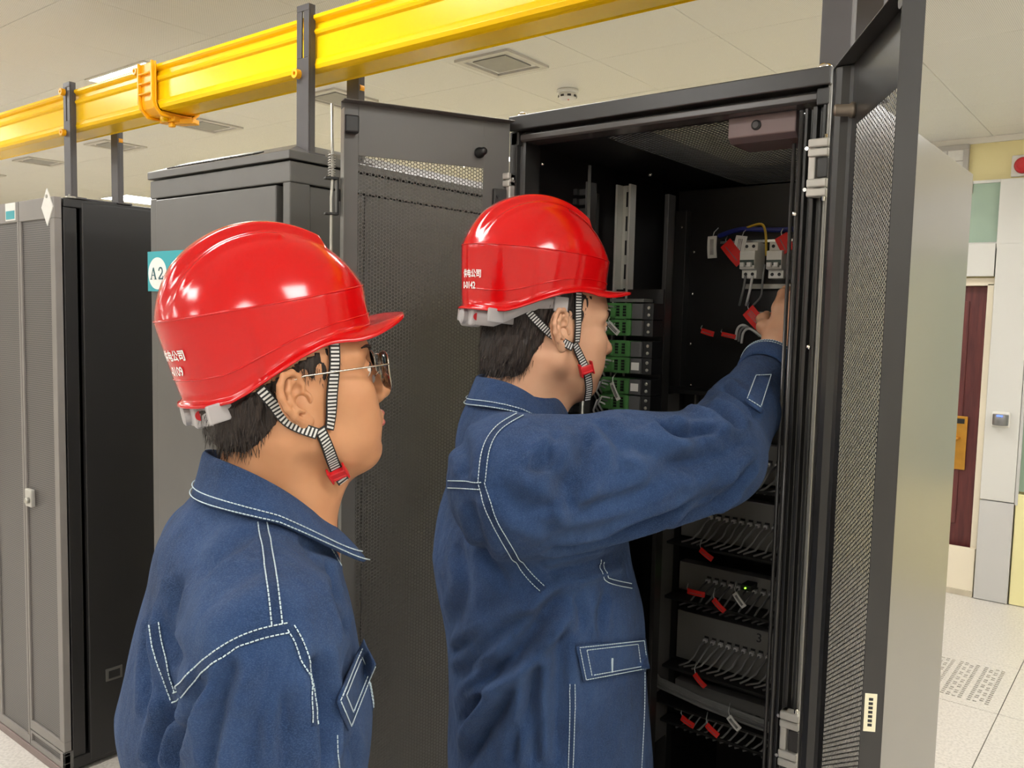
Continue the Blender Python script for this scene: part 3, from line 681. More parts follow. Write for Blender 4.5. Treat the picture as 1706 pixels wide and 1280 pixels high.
# doors
DL = 0.322; DZ0, DZ1 = 0.05, 2.0
pdm, pdw, pdh = perf_mesh('door_perforated_sheet', 0.246, 1.872 - 0.06, 0.0064, 0.00290, 0.0005, M['cab'])
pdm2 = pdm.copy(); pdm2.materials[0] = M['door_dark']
def rack_door(hx, hy, ang, s, label, dm=M['cab']):
    t = 0.0014
    b = MB()
    x0 = 0.050; x1 = x0 + pdw; z0 = 0.055 + DZ0; z1 = z0 + pdh; e = 0.004
    ya, yb = (0, t) if s > 0 else (-t, 0)
    b.box(0.0, x0 + .0035, ya, yb, DZ0, DZ1); b.box(x1 - .003, DL, ya, yb, DZ0, DZ1); b.box(x0 + .003, x1 - .003, ya, yb, DZ0, z0 + .003); b.box(x0 + .003, x1 - .003, ya, yb, z1 - .006, DZ1)
    fl = 0.024
    y0, y1 = (0, fl) if s > 0 else (-fl, 0)
    b.box(DL - .0016, DL, y0, y1, DZ0, DZ1 - .015); b.box(0, DL, y0, y1, DZ1 - .0015, DZ1); b.box(0, DL, y0, y1, DZ0, DZ0 + .0015)
    if s < 0: b.box(0, .0015, y0, y1, DZ0, DZ1)
    # hinge side channel, folded back on itself (right door)
    yc = (fl * .9) * s
    if s < 0: b.extr([(0.0015, yc), (0.012, yc), (0.020, yc - s * .006), (0.024, yc - s * .016), (0.028, s * .0014), (0.026, s * .0014), (0.0215, yc - s * .015), (0.018, yc - s * .0065), (0.0115, yc - s * .0018), (0.0015, yc - s * .0018)], 'z', DZ0 + .002, DZ1 - .002)
    d = b.build('door', dm, rk, bevel=0.0007)
    d.location = (hx - ogk[0], hy - ogk[1], 0); d.rotation_euler = (0, 0, ang); d['label'] = label
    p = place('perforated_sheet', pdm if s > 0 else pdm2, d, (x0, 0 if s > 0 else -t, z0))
    return d
eL = math.atan2(-.895, -.447); eR = math.radians(-60)
dl = rack_door(R0 + .004, YF - .006, eL, 1, 'perforated grey left door of the rack, swung wide open')
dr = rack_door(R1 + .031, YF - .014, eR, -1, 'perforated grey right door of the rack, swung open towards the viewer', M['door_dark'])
# fittings of the left door
MB().box(DL - .028, DL - .002, .0014, .020, 1.945, 1.975).build('lock_block', M['black'], dl, bevel=0.003)
MB().lathe((0.062, .0014, 1.938), [(.010, 0), (.010, .004), (.0075, .006), (.007, .022), (.004, .025)], 16, axis=(0, 1, 0)).build('door_stop', M['black'], dl, smooth=True)
MB().box(0.008, 0.034, .0014, .010, 1.815, 1.875).build('hinge_plate', M['frame'], dl, bevel=0.002)
for z in (1.83, 1.86): MB().lathe((0.026, .010, z), [(.003, 0), (.003, .002)], 8, axis=(0, 1, 0)).build('plate_screw', M['black'], dl)
MB().box(DL - .044, DL - .022, -.006, -.0008, 1.905, 1.945).build('rod_plate', M['cab'], dl)
rod = MB().tube([(DL + .014, -.006, 0.10), (DL + .014, -.006, 1.835), (DL + .012, -.006, 1.865), (DL + .014, -.006, 1.995)], 0.0027, 10).build('lock_rod', M['steel'], dl, smooth=True)
sp = [(DL + .014 + .0058 * math.cos(t), -.006 + .0058 * math.sin(t), 1.872 + t * .0007) for t in np.linspace(0, 2 * math.pi * 9, 110)]
MB().tube(sp, 0.0009, 5).build('spring', M['steel'], dl, smooth=True)
gb = MB(); gb.box(DL + .004, DL + .026, -.014, .002, 1.866, 1.870); gb.box(DL + .002, DL + .006, -.014, .002, 1.805, 1.870); gb.box(DL + .004, DL + .026, -.014, .002, 1.805, 1.809); gb.box(DL - .004, DL + .004, -.010, -.002, 1.83, 1.85)
gb.build('rod_guide', M['black'], dl, bevel=0.001)
# fittings of the right door
MB().lathe((0.040, -.0014, 1.932), [(.011, 0), (.011, .005), (.0085, .007), (.008, .026), (.006, .028)], 16, axis=(0, -1, 0)).build('door_stop', mottled('bronze_stop', lin(122, 112, 100), 0.35, 0.06, 30, metal=0.5), dr, smooth=True)
MB().lathe((DL - .014, -.012, 1.985), [(.010, 0), (.010, .010)], 12, axis=(0, -1, 0)).build('corner_plug', M['black'], dr)
MB().box(DL, DL + .0006, -.021, -.008, 1.178, 1.222).build('label_sticker', mottled('cream_sticker', lin(226, 220, 190), 0.5, 0.03, 20), dr)
for k in range(7): MB().box(DL + .0004, DL + .0009, -.0168, -.0122, 1.184 + k * .005, 1.1872 + k * .005).build('sticker_print', M['inkblack'], dr)
# lamp box under the roof
lbx = thing('rack_lamp_box', 'pinkish grey box with a round button under the rack roof', 'box', (-0.547, YF + .09, 1.945)); 
MB().extr([(-.052, -.012), (-.052, .020), (.04, .020), (.04, -.020), (-.040, -.020)], 'x', -.056, .056).build('housing', mottled('pink_grey_metal', lin(116, 99, 98), 0.4, 0.05, 12, metal=0.3), lbx, bevel=0.002)
MB().lathe((-.008, -.052, .004), [(.008, 0), (.008, .002), (.006, .003)], 20, axis=(0, -1, 0)).build('button_ring', M['black'], lbx)
MB().lathe((-.008, -.0545, .004), [(.005, 0), (.005, .0015)], 16, axis=(0, -1, 0)).build('button', M['bracket'], lbx)
# silver junction of wires right of the box
for k in range(6):
    a = rng.uniform(-.012, .012, 3)
    MB().tube([(.058, -.03 + k * .008, .008), (.070, -.028 + k * .008 + a[0], .002 + a[1]), (.085, -.03 + k * .008 + a[2], .012)], 0.003, 6).build('terminal_wire', M['steel'], lbx, smooth=True)

# ---- green terminal modules on the left rail
gm_b = MB()
gm_b.box(0, .062, 0, .05, 0, .0335)
gm_b = gm_b
mod_defs = []
zt = 1.672
names = ['topmost', 'second', 'third', 'fourth', 'fifth', 'sixth', 'seventh', 'eighth', 'ninth']
zs = [1.636, 1.601, 1.557, 1.522, 1.478, 1.443, 1.399, 1.364, 1.320]
bodym = MB(); bodym.box(-.068, -.004, -.048, 0, 0, .0335); bodym.box(-.068, -.040, -.056, -.048, .004, .030); bodym.box(-.010, 0.0, -.052, 0, .002, .0315)
bodym = bodym.mesh('terminal_body', M['green'])
coverm = MB().box(0.001, .026, -.050, 0, .001, .0325).mesh('cover', M['greyclear'])
endm = MB().box(.0265, .048, -.044, 0, 0, .0335).mesh('end_block', M['black'])
slotm = MB().box(-.0035, .0035, -.001, .0005, -.002, .002).mesh('slot', M['black'])
scw = MB().lathe((0, 0, 0), [(.0036, 0), (.0036, .0012), (.002, .0018)], 10, axis=(0, -1, 0)).mesh('screw', M['steel'])
grail = rkp(MB().box(-.975, -.86, 1.602, 1.608, 1.28, 1.70), 'module_rail', M['cab_in'])
for k, z in enumerate(zs):
    t = thing('terminal_module', names[k] + ' green wiring terminal module on the left rack rail', 'terminal block', (-0.905, 1.600, z), group='green terminal modules in the rack')
    place('terminal_body', bodym, t); place('cover', coverm, t); place('end_block', endm, t)
    for q in range(4):
        place('slot', slotm, t, (-.018, -.0485, .008 + q * .006)); place('slot', slotm, t, (-.034, -.0485, .008 + q * .006))
    for q in range(2): place('screw', scw, t, (.038, -.0445, .009 + q * .015))
    if k in (3, 4): MB().box(.004, .022, -.0512, -.050, .008, .024).build('module_label', M['paper'], t)
capb = MB().box(-.060, .022, -.040, 0, .036, .043).mesh('end_stop', M['patch'])
place('end_stop', capb, grail, (-0.905 - ogk[0], 1.600 - ogk[1], 1.636))
# wires curling out of the modules
def wire(name, pts, r, mat, label, cat='cable', group=None):
    P = [np.asarray(p, float) for p in pts]
    # Catmull-Rom resample
    Q = []
    for i in range(len(P) - 1):
        p0, p1, p2, p3 = P[max(i - 1, 0)], P[i], P[i + 1], P[min(i + 2, len(P) - 1)]
        for u in np.linspace(0, 1, 6, endpoint=False):
            Q.append(.5 * ((2 * p1) + (-p0 + p2) * u + (2 * p0 - 5 * p1 + 4 * p2 - p3) * u * u + (-p0 + 3 * p1 - 3 * p2 + p3) * u ** 3))
    Q.append(P[-1]); 
    o = MB().tube(Q, r, 7).build(name, mat, None, smooth=True)
    return tag(o, label, cat, group)
for k, z in enumerate(zs):
    t = thing('module_wires', 'white and grey wires curling out of the %s green terminal module' % names[k], 'wires', (-.957, 1.55, z + .008), group='wires of the green modules')
    for q in range(3):
        x, zz = q * .006, q * .008
        MB().tube([(x, 0, zz), (x - .012, -.023, zz + .012 - q * .004), (x - .022, -.020, zz - .012), (x - .030, .01, zz - .03), (x - .034, .04, zz - .05)], .0022, 7).build('wire', M['cable_w'] if (k + q) % 2 else M['cable'], t, smooth=True)
# white flat labels hanging on the wires beside the face
def tag_card(px, py, Y, w, h, ang, mat, label, name='cable_tag', group=None, tie=True, lines=0, cat='tag', thick=.0012):
    c = on(px, py, 1, Y); a = math.radians(ang)
    t = thing(name, label, cat, tuple(c), group=group)
    ax = np.array([math.cos(a), 0, math.sin(a)]); az = np.array([-math.sin(a), 0, math.cos(a)])
    b = MB(); n = 8
    # slightly curled card
    P = []
    for i in range(n + 1):
        u = -1 + 2 * i / n; bow = .06 * w * (1 - u * u)
        P.append([ax * u * w / 2 + az * v * h / 2 + np.array([0, -bow, 0]) for v in (-1, 1)])
    b.grid(P)
    o = b.build('card', mat, t, solid=thick)
    for q in range(lines):
        v = -.5 + q / max(1, lines - 1) * 1.0
        m_ = MB().obox(az * v * h * .28 + np.array([0, -.06 * w - .0012, 0]), ax * w * .36, (0, .0003, 0), az * .0008); m_.build('print_line', M['patch'], t)
    if tie:
        e = -ax * w / 2
        MB().tube([e + ax * .004, e - ax * .006 + np.array([0, .008, .004]), e - ax * .014 + np.array([0, .03, .008])], .0011, 6).build('tie', M['cable_w'], t, smooth=True)
    return t
tag_card(1025, 652, 1.53, .040, .010, -62, M['paper'], 'long white cable label hanging beside the right man\'s chin', 'cable_label', lines=2, cat='label')
tag_card(1022, 547, 1.53, .034, .012, -40, M['paper'], 'white cable label beside the right man\'s nose', 'cable_label', lines=2, cat='label')
# ---- breakers on a rail
def breaker(px, py, Y, label):
    c = on(px, py, 1, Y)
    t = thing('circuit_breaker', label, 'circuit breaker', tuple(c), group='circuit breakers in the rack')
    MB().extr([(-.045, -.040), (-.045, -.022), (-.060, -.020), (-.060, .020), (-.045, .022), (-.045, .040), (0, .040), (0, -.040)], 'x', -.0175, .0175).build('body', M['white'], t, bevel=0.0015)
    MB().box(-.0165, .0165, -.0608, -.0598, -.012, .000).build('dial_window', mottled('dark_green_window', lin(40, 60, 48), 0.3, 0.1, 30), t)
    for x in (-.008, .008):
        MB().box(x - .005, x + .005, -.070, -.059, -.016, -.006).build('toggle', M['white'], t, bevel=0.001)
        for z in (-.031, .031): MB().lathe((x, -.0452, z), [(.0038, 0), (.0038, .0006), (.002, .0004)], 12, axis=(0, -1, 0)).build('screw_hole', M['black'], t)
    return t
rkp(MB().box(-.81, -.50, 1.890, 1.90, 1.712, 1.724), 'din_rail', M['steel'], bevel=0.001)
bk = breaker(1262, 436, 1.885, 'white two pole circuit breaker behind the red tags in the rack')
bk2 = breaker(1306, 436, 1.885, 'white circuit breaker half hidden behind the right rack post')
cbx, cbz = bk.location[0], bk.location[2]
for q, (mm, lab_) in enumerate(((M['cable_y'], 'yellow earth wire arching above the breaker'), (M['cable_b'], 'blue cable running along the top of the breaker plate'))):
    if q == 0: wire('earth_wire', [(cbx - .02, 1.86, cbz + .075), (cbx + .02, 1.845, cbz + .08), (cbx + .034, 1.84, cbz + .06), (cbx + .034, 1.85, cbz + .01)], .0028, mm, lab_)
    else: wire('blue_cable', [(cbx - .09, 1.87, cbz + .06), (cbx - .03, 1.86, cbz + .072), (cbx + .06, 1.87, cbz + .068), (cbx + .2, 1.87, cbz + .07)], .006, mm, lab_)
for q, x in enumerate((-.008, .008)):
    wire('breaker_lead', [(cbx + x, 1.84, cbz - .035), (cbx + x - .001, 1.835, cbz - .06), (cbx + x - .008, 1.84, cbz - .085), (cbx + x - .02, 1.86, cbz - .1)], .003, M['cable_w'] if q else M['cable'], ['grey lead below the circuit breaker', 'white lead below the circuit breaker'][q])
wire('breaker_lead', [(cbx + .035, 1.84, cbz - .01), (cbx + .034, 1.835, cbz - .05), (cbx + .03, 1.84, cbz - .08), (cbx + .005, 1.86, cbz - .10)], .0025, M['cable'], 'thin grey lead right of the circuit breaker')
rkp(MB().box(-.87, -.50, 1.89, 1.905, 1.818, 1.824), 'busbar', M['chrome'])
rkp(MB().box(-.79, -.50, 1.89, 1.905, 1.655, 1.660), 'busbar', M['steel'])
for (px, py, w, h, a, mm, lb_, ln) in (
        (1187, 412, .050, .022, -88, M['paper'], 'narrow white cable label hanging left of the red diamond tag', 3),
        (1233, 411, .048, .026, -98, M['paper'], 'white cable label overlapping the red diamond tag', 3),
        (1222, 421, .060, .030, -48, M['red'], 'red diamond tag tilted behind the white labels', 1),
        (1308, 406, .040, .030, -60, M['red'], 'red tag half hidden at the right end of the busbar', 1),
        (1257, 529, .046, .032, -45, M['red'], 'large tilted red tag on the grey looped wires', 3),
        (1300, 522, .040, .026, 35, M['red'], 'red tag right behind the reaching hand', 1),
        (1179, 554, .032, .012, -14, M['red'], 'left of two small red tags lying on the shelf', 1),
        (1214, 559, .034, .010, -10, M['red'], 'right of two small red tags lying on the shelf', 1),
        (1177, 924, .036, .013, -30, M['red'], 'red tag just under the raised sleeve', 1),
        (1160, 988, .044, .013, 0, M['red'], 'flat red tag left of the white label near the green light', 1),
        (1198, 1009, .036, .013, -38, M['red'], 'tilted red tag below the white label near the green light', 1),
        (1166, 1134, .036, .013, -40, M['red'], 'red tag hanging beside the patch panel cables', 1),
        (1146, 1203, .034, .014, -18, M['red'], 'left of the two lowest red tags', 1),
        (1187, 1217, .034, .014, -30, M['red'], 'right of the two lowest red tags', 1),
        (1232, 1000, .036, .013, -48, M['paper'], 'white cable label beside the small green light', 3),
        (1223, 1205, .034, .015, -40, M['paper'], 'lowest white cable label beside the red tags', 3)):
    Yt = 1.84 if py < 800 else (1.80 if py < 1180 else 1.755)
    tag_card(px, py, Yt, w, h, a, mm, lb_, 'cable_label' if mm is M['paper'] else 'cable_tag', lines=ln, cat='label' if mm is M['paper'] else 'tag', thick=.003)
for q in range(3):
    c = on(1240 + q * 5, 552 + q * 3, 1, 1.85)
    wire('looped_wire', [c + [-.02, 0, -.02], c + [-.015, -.004, .004], c + [0, -.01, .014], c + [.02, -.006, .004], c + [.038, 0, -.010]], .003, M['cable_w'] if q != 1 else M['cable'], ['outer white looped wire under the large red tag', 'grey looped wire under the large red tag', 'inner white looped wire under the large red tag'][q])
# ---- patch panels with rows of cables
pport = MB().box(-.0055, .0055, -.0012, 0, -.006, .006).mesh('port', M['black'])
pplug = MB().box(-.0042, .0042, -.012, 0, -.004, .004).mesh('plug', M['cable_w'])
plab = ['uppermost patch panel under the raised sleeve', 'second patch panel with grey cables under the sleeve', 'third patch panel, next to the small green light', 'fourth patch panel with curved grey cables and visible ports', 'lowest patch panel at the bottom of the rack opening']
for k, (z, hh) in enumerate(((1.31, .045), (1.165, .055), (1.01, .035), (0.862, .060), (0.705, .040))):
    t = thing('patch_panel', plab[k], 'patch panel', (-0.71, 1.878, z), group='patch panels in the rack')
    MB().box(-.225, .21, -.002, .03, -hh, hh).build('face_plate', M['patch'], t, bevel=0.0015)
    if k == 3:
        text('panel_number', '3', .030, M['inkblack'], t, (-.015, -.0028, .040), (math.radians(90), 0, 0))
        text('panel_number', '4', .030, M['inkblack'], t, (.025, -.0028, .040), (math.radians(90), 0, 0))
    MB().box(-.235, .21, -.055, -.002, -hh - .012, -hh - .006).build('cable_shelf', M['cab_in'], t)
    for q in range(18):
        x = -.145 + q * .0195
        if x > .20: break
        place('port', pport, t, (x, -.0021, .006)); place('plug', pplug, t, (x, -.003, .003))
        a = rng.uniform(-.004, .004, 3)
        pts = [(x, -.014, .002), (x - .004, -.032, -.006), (x - .014 + a[0], -.045, -.028), (x - .026 + a[1], -.048, -.045), (x - .05 + a[2], -.05, -.058)]
        MB().tube(pts, .0026, 6).build('cable', M['cable'] if k != 2 else M['greyclear'], t, smooth=True)
ledm = Mat('green_led', lin(150, 255, 60), 0.4); ledm.set('Emission Color', lin(150, 255, 60)); ledm.set('Emission Strength', 3.0)
c = on(1242, 980, 1, 1.83)
led = thing('indicator_light', 'tiny lit green indicator light beside a white label', 'indicator light', tuple(c))
MB().lathe((0, 0, 0), [(.0019, 0), (.0019, .003), (.001, .004)], 12, axis=(0, -1, 0)).build('lens', ledm.m, led, smooth=True)
MB().box(-.012, .012, 0, .04, -.006, .006).build('housing', M['black'], led)
# bundle of grey cables lying along a tray
bt = thing('cable_bundle', 'bundle of grey cables sagging along the tray under the fourth patch panel', 'cables', (-0.74, 1.80, 0.76))
for q in range(9):
    a, b_ = rng.uniform(-.008, .008), rng.uniform(-.010, .010)
    pts = [(-.25, a + .04, b_ + .012), (-.20, a, b_ - .002), (-.08, a - .01, b_ - .012), (.06, a - .012, b_ - .018), (.26, a, b_ - .020)]
    MB().tube(pts, .0035, 6).build('cable', M['cable'], bt, smooth=True)
MB().box(-.25, .27, -.03, .05, -.036, -.032).build('bundle_tray', M['cab_in'], bt)
# tall side cover and grey edge strip at left of the panels
rkp(MB().box(-.955, -.950, 1.80, 1.87, 0.60, 1.46), 'edge_strip', M['patch'])
rkp(MB().box(-.905, -.902, 1.86, 1.876, 1.355, 1.462), 'edge_strip', M['patch'])
# ================================================================== smooth solid modelling on a grid
class Field:
    def __init__(s, lo, hi, h):
        s.lo = np.asarray(lo, np.float32); s.h = h
        n = [int(math.ceil((b - a) / h)) + 1 for a, b in zip(lo, hi)]
        ax = [s.lo[i] + h * np.arange(n[i], dtype=np.float32) for i in range(3)]
        s.X, s.Y, s.Z = np.meshgrid(*ax, indexing='ij', sparse=True)
        s.n = n; s.D = np.full(n, 10.0, np.float32)
    def ell(s, c, r, R=None):
        x, y, z = s.X - c[0], s.Y - c[1], s.Z - c[2]
        if R is not None:
            R = np.asarray(R, float)     # columns are the local axes
            x, y, z = [R[0, k] * x + R[1, k] * y + R[2, k] * z for k in range(3)]
        k0 = np.sqrt((x / r[0]) ** 2 + (y / r[1]) ** 2 + (z / r[2]) ** 2)
        k1 = np.sqrt((x / r[0] ** 2) ** 2 + (y / r[1] ** 2) ** 2 + (z / r[2] ** 2) ** 2)
        return (k0 * (k0 - 1) / (k1 + 1e-9)).astype(np.float32)
    def cone(s, a, b, ra, rb, sq=(1, 1, 1)):
        """tapering capsule; sq squashes space per axis"""
        a = np.asarray(a, float) / sq; b = np.asarray(b, float) / sq
        x, y, z = s.X / sq[0] - a[0], s.Y / sq[1] - a[1], s.Z / sq[2] - a[2]
        d = b - a; L2 = d @ d
        t = np.clip((x * d[0] + y * d[1] + z * d[2]) / L2, 0, 1)
        return (np.sqrt((x - t * d[0]) ** 2 + (y - t * d[1]) ** 2 + (z - t * d[2]) ** 2) - (ra + (rb - ra) * t)).astype(np.float32)
    def box(s, c, hsz, R=None, r=0.0):
        x, y, z = s.X - c[0], s.Y - c[1], s.Z - c[2]
        if R is not None:
            R = np.asarray(R, float); x, y, z = [R[0, k] * x + R[1, k] * y + R[2, k] * z for k in range(3)]
        q = [np.abs(v) - (hsz[i] - r) for i, v in enumerate((x, y, z))]
        out = np.sqrt(sum(np.maximum(v, 0) ** 2 for v in q)); ins = np.minimum(np.maximum(np.maximum(q[0], q[1]), q[2]), 0)
        return (out + ins - r).astype(np.float32)
    def add(s, d, k=0.01):
        h = np.maximum(k - np.abs(s.D - d), 0) / k
        s.D = np.minimum(s.D, d) - h * h * k * 0.25; return s
    def cut(s, d, k=0.01):
        d = -d; h = np.maximum(k - np.abs(s.D - d), 0) / k
        s.D = np.maximum(s.D, d) + h * h * k * 0.25; return s
    def surface(s):
        D = s.D; ins = D < 0; n = s.n
        # cells that straddle the surface
        c = np.zeros([m - 1 for m in n], np.int8)
        for i in (0, 1):
            for j in (0, 1):
                for k in (0, 1): c += ins[i:n[0] - 1 + i, j:n[1] - 1 + j, k:n[2] - 1 + k]
        act = (c > 0) & (c < 8)
        idx = np.argwhere(act); N = len(idx)
        ids = np.full(c.shape, -1, np.int32); ids[tuple(idx.T)] = np.arange(N)
        acc = np.zeros((N, 3)); cnt = np.zeros(N)
        corners = [(i, j, k) for i in (0, 1) for j in (0, 1) for k in (0, 1)]
        val = {q: D[idx[:, 0] + q[0], idx[:, 1] + q[1], idx[:, 2] + q[2]].astype(np.float64) for q in corners}
        for a in corners:
            for ax in range(3):
                if a[ax]: continue
                b = list(a); b[ax] = 1; b = tuple(b)
                va, vb = val[a], val[b]; m = (va < 0) != (vb < 0)
                t = np.where(m, va / np.where(m, va - vb, 1), 0)
                p = np.array(a, float)[None].repeat(N, 0); p[:, ax] += t
                acc[m] += p[m]; cnt[m] += 1
        V = s.lo + s.h * (idx + acc / cnt[:, None])
        F = []
        for ax in range(3):
            u, v = (ax + 1) % 3, (ax + 2) % 3
            sl0 = [slice(1, -1)] * 3; sl1 = [slice(1, -1)] * 3
            sl0[ax] = slice(0, n[ax] - 1); sl1[ax] = slice(1, n[ax])
            A, B = ins[tuple(sl0)], ins[tuple(sl1)]
            for flag, (p, q) in ((0, (A, ~B)), (1, (~A, B))):
                e = np.argwhere(p & q)
                off = np.ones(3, int); off[ax] = 0; e = e + off
                def cell(du, dv):
                    w = e.copy(); w[:, u] -= du; w[:, v] -= dv
                    return ids[w[:, 0], w[:, 1], w[:, 2]]
                quad = np.stack([cell(1, 1), cell(0, 1), cell(0, 0), cell(1, 0)], 1)
                F.append(quad if flag == 0 else quad[:, ::-1])
        F = np.concatenate(F); F = F[(F >= 0).all(1)]
        return V, F
def np_mesh(name, V, F, mat=None, smooth=True):
    me = bpy.data.meshes.new(name); nf = len(F)
    me.vertices.add(len(V)); me.vertices.foreach_set('co', np.asarray(V, np.float32).ravel())
    me.loops.add(nf * 4); me.loops.foreach_set('vertex_index', np.asarray(F, np.int32).ravel())
    me.polygons.add(nf); me.polygons.foreach_set('loop_start', (np.arange(nf) * 4).astype(np.int32))
    me.polygons.foreach_set('loop_total', np.full(nf, 4, np.int32))
    me.update(); me.validate()
    if smooth: me.polygons.foreach_set('use_smooth', [True] * nf)
    if mat: me.materials.append(mat)
    return me
def relax(V, F, it=2, lam=0.5):
    """average each vertex with its quad neighbours"""
    e = np.concatenate([F[:, [0, 1]], F[:, [1, 2]], F[:, [2, 3]], F[:, [3, 0]]])
    for _ in range(it):
        S = np.zeros_like(V); c = np.zeros(len(V))
        np.add.at(S, e[:, 0], V[e[:, 1]]); np.add.at(c, e[:, 0], 1)
        V = V + lam * (S / np.maximum(c, 1)[:, None] - V)
    return V
def vnormals(V, F):
    n = np.cross(V[F[:, 2]] - V[F[:, 0]], V[F[:, 3]] - V[F[:, 1]]); N = np.zeros_like(V)
    for k in range(4): np.add.at(N, F[:, k], n)
    return N / (np.linalg.norm(N, axis=1)[:, None] + 1e-12)
class Surf:
    """a finished surface that pixels of the photograph can be laid on"""
    def __init__(s, V, F):
        s.V, s.F = V, F
        s.bvh = BVHTree.FromPolygons([tuple(p) for p in V], [tuple(int(i) for i in f) for f in F])
    def hit(s, x, y):
        d = ray(x, y); d = d / np.linalg.norm(d)
        r = s.bvh.ray_cast(Vector(EYE), Vector(d))
        return (None, None) if r[0] is None else (np.array(r[0]), np.array(r[1]))
    def near(s, p):
        r = s.bvh.find_nearest(Vector(p)); return np.array(r[0]), np.array(r[1])
def poly2(pts, step):
    """resample a pixel polyline with rounded corners"""
    P = [np.asarray(p, float) for p in pts]; Q = []
    for i in range(len(P) - 1):
        p0, p1, p2, p3 = P[max(i - 1, 0)], P[i], P[i + 1], P[min(i + 2, len(P) - 1)]
        n = max(2, int(np.linalg.norm(p2 - p1) / step))
        for u in np.linspace(0, 1, n, endpoint=False):
            Q.append(.5 * ((2 * p1) + (-p0 + p2) * u + (2 * p0 - 5 * p1 + 4 * p2 - p3) * u * u + (-p0 + 3 * p1 - 3 * p2 + p3) * u ** 3))
    Q.append(P[-1]); return Q
def lay(surf, pts, step=6):
    out = []
    for q in poly2(pts, step):
        h, n = surf.hit(*q)
        if h is not None: out.append((h, n))
    return out
def crease(V, N, line, amp, width, ridge=0.6):
    """press a fold into vertices along a 3-D line, with raised shoulders"""
    P = np.array([p for p, _ in line])
    if len(P) < 2: return V
    lo, hi = P.min(0) - 4 * width, P.max(0) + 4 * width
    m = np.where(((V > lo) & (V < hi)).all(1))[0]
    if not len(m): return V
    best = np.full(len(m), 1e9); tb = np.zeros(len(m))
    for i in range(len(P) - 1):
        a, b = P[i], P[i + 1]; d = b - a; L = d @ d + 1e-12
        t = np.clip(((V[m] - a) @ d) / L, 0, 1); dist = np.linalg.norm(V[m] - a - t[:, None] * d, axis=1)
        k = dist < best; best[k] = dist[k]; tb[k] = (i + t[k]) / (len(P) - 1)
    fade = np.clip(np.minimum(tb, 1 - tb) * 6, 0, 1); fade = fade * fade * (3 - 2 * fade)
    g = -np.exp(-(best / width) ** 2) + ridge * np.exp(-((best - 2.0 * width) / width) ** 2)
    V = V.copy(); V[m] += N[m] * (amp * g * fade)[:, None]; return V
# ================================================================== people
def skin_mat(name, c, c2):
    m = Mat(name, c, 0.48, spec=0.4)
    k = m.noise(22, 4); k2 = m.noise(160, 3)
    m.color(m.ramp(k, [(0.3, c), (0.72, c2)])); m.bump(k2, 0.12, 0.0006)
    m.set('Subsurface Weight', 0.12); m.set('Subsurface Radius', (0.012, 0.005, 0.003)); m.set('Subsurface Scale', 0.5)
    return m.m
SK1 = skin_mat('tanned_skin', lin(200, 146, 106), lin(190, 134, 96))
SK2 = skin_mat('light_skin', lin(219, 171, 138), lin(210, 158, 126))
LIP = Mat('lip_skin', lin(184, 104, 92), 0.4).m
mh = Mat('short_black_hair', lin(30, 24, 22), 0.45, spec=0.4)
hk = mh.noise(60, 4, mh.coord(scale=(6, 6, 0.5))); mh.color(mh.ramp(hk, [(0.3, lin(20, 16, 15)), (0.75, lin(62, 50, 44))])); mh.bump(hk, 0.8, 0.003)
HAIR = mh.m
def denim(name, c):
    m = Mat(name, c, 0.85, spec=0.12)
    fade = m.noise(9, 6, rough=0.65); tw = m.noise(520, 2, m.coord(scale=(1, 1, 2.2), rot=(0.4, 0.6, 0.7))); sp = m.noise(1500, 1)
    wr = m.noise(26, 4, m.coord(scale=(1, 1, 0.55)), 0.55)
    lo = tuple(q * .62 for q in c[:3]) + (1,); hi = (min(1, c[0] * 1.6), min(1, c[1] * 1.45), min(1, c[2] * 1.32), 1)
    a = m.ramp(fade, [(0.28, lo), (0.5, c), (0.74, hi)])
    b = m.mix(m.math('MULTIPLY', m.math('GREATER_THAN', tw, 0.54), 0.30), a, (min(1, c[0] * 2.6 + .02), min(1, c[1] * 2.2 + .02), min(1, c[2] * 1.7 + .02), 1))
    m.color(b)
    m.bump(m.math('ADD', m.math('MULTIPLY', wr, 9.0), sp), 0.9, 0.0022)
    m.set('Sheen Weight', 0.08); m.set('Sheen Roughness', 0.5)
    return m.m
DEN = denim('blue_denim', lin(47, 72, 114))
DEN2 = denim('blue_denim_seam', lin(38, 60, 98))
THREAD = Mat('pale_blue_thread', lin(196, 214, 222), 0.7).m
mst = Mat('striped_webbing', (1, 1, 1, 1), 0.65)
uvn = mst.node('ShaderNodeUVMap'); sx = mst.node('ShaderNodeSeparateXYZ'); mst.link(uvn.outputs[0], sx.inputs[0])
strp = mst.math('GREATER_THAN', mst.math('FRACT', sx.outputs[1]), 0.48)
edge = mst.math('LESS_THAN', mst.math('ABSOLUTE', mst.math('SUBTRACT', sx.outputs[0], 0.5)), 0.39)
mst.color(mst.mix(mst.math('MULTIPLY', strp, edge), lin(26, 25, 26), lin(208, 207, 204)))
STRAP = mst.m
REDP = mottled('glossy_red_helmet', lin(200, 10, 14), 0.15, 0.03, 4, coat=0.1)
REDB = mottled('red_buckle_plastic', lin(206, 28, 36), 0.3, 0.04, 20)
GREYP = mottled('grey_harness_plastic', lin(176, 172, 172), 0.4, 0.04, 12)
WHITEINK = Mat('white_helmet_print', lin(240, 236, 234), 0.4).m
TROU = denim('dark_blue_trousers', lin(36, 58, 100))
SHOE = Mat('black_work_shoe', lin(24, 23, 23), 0.4).m

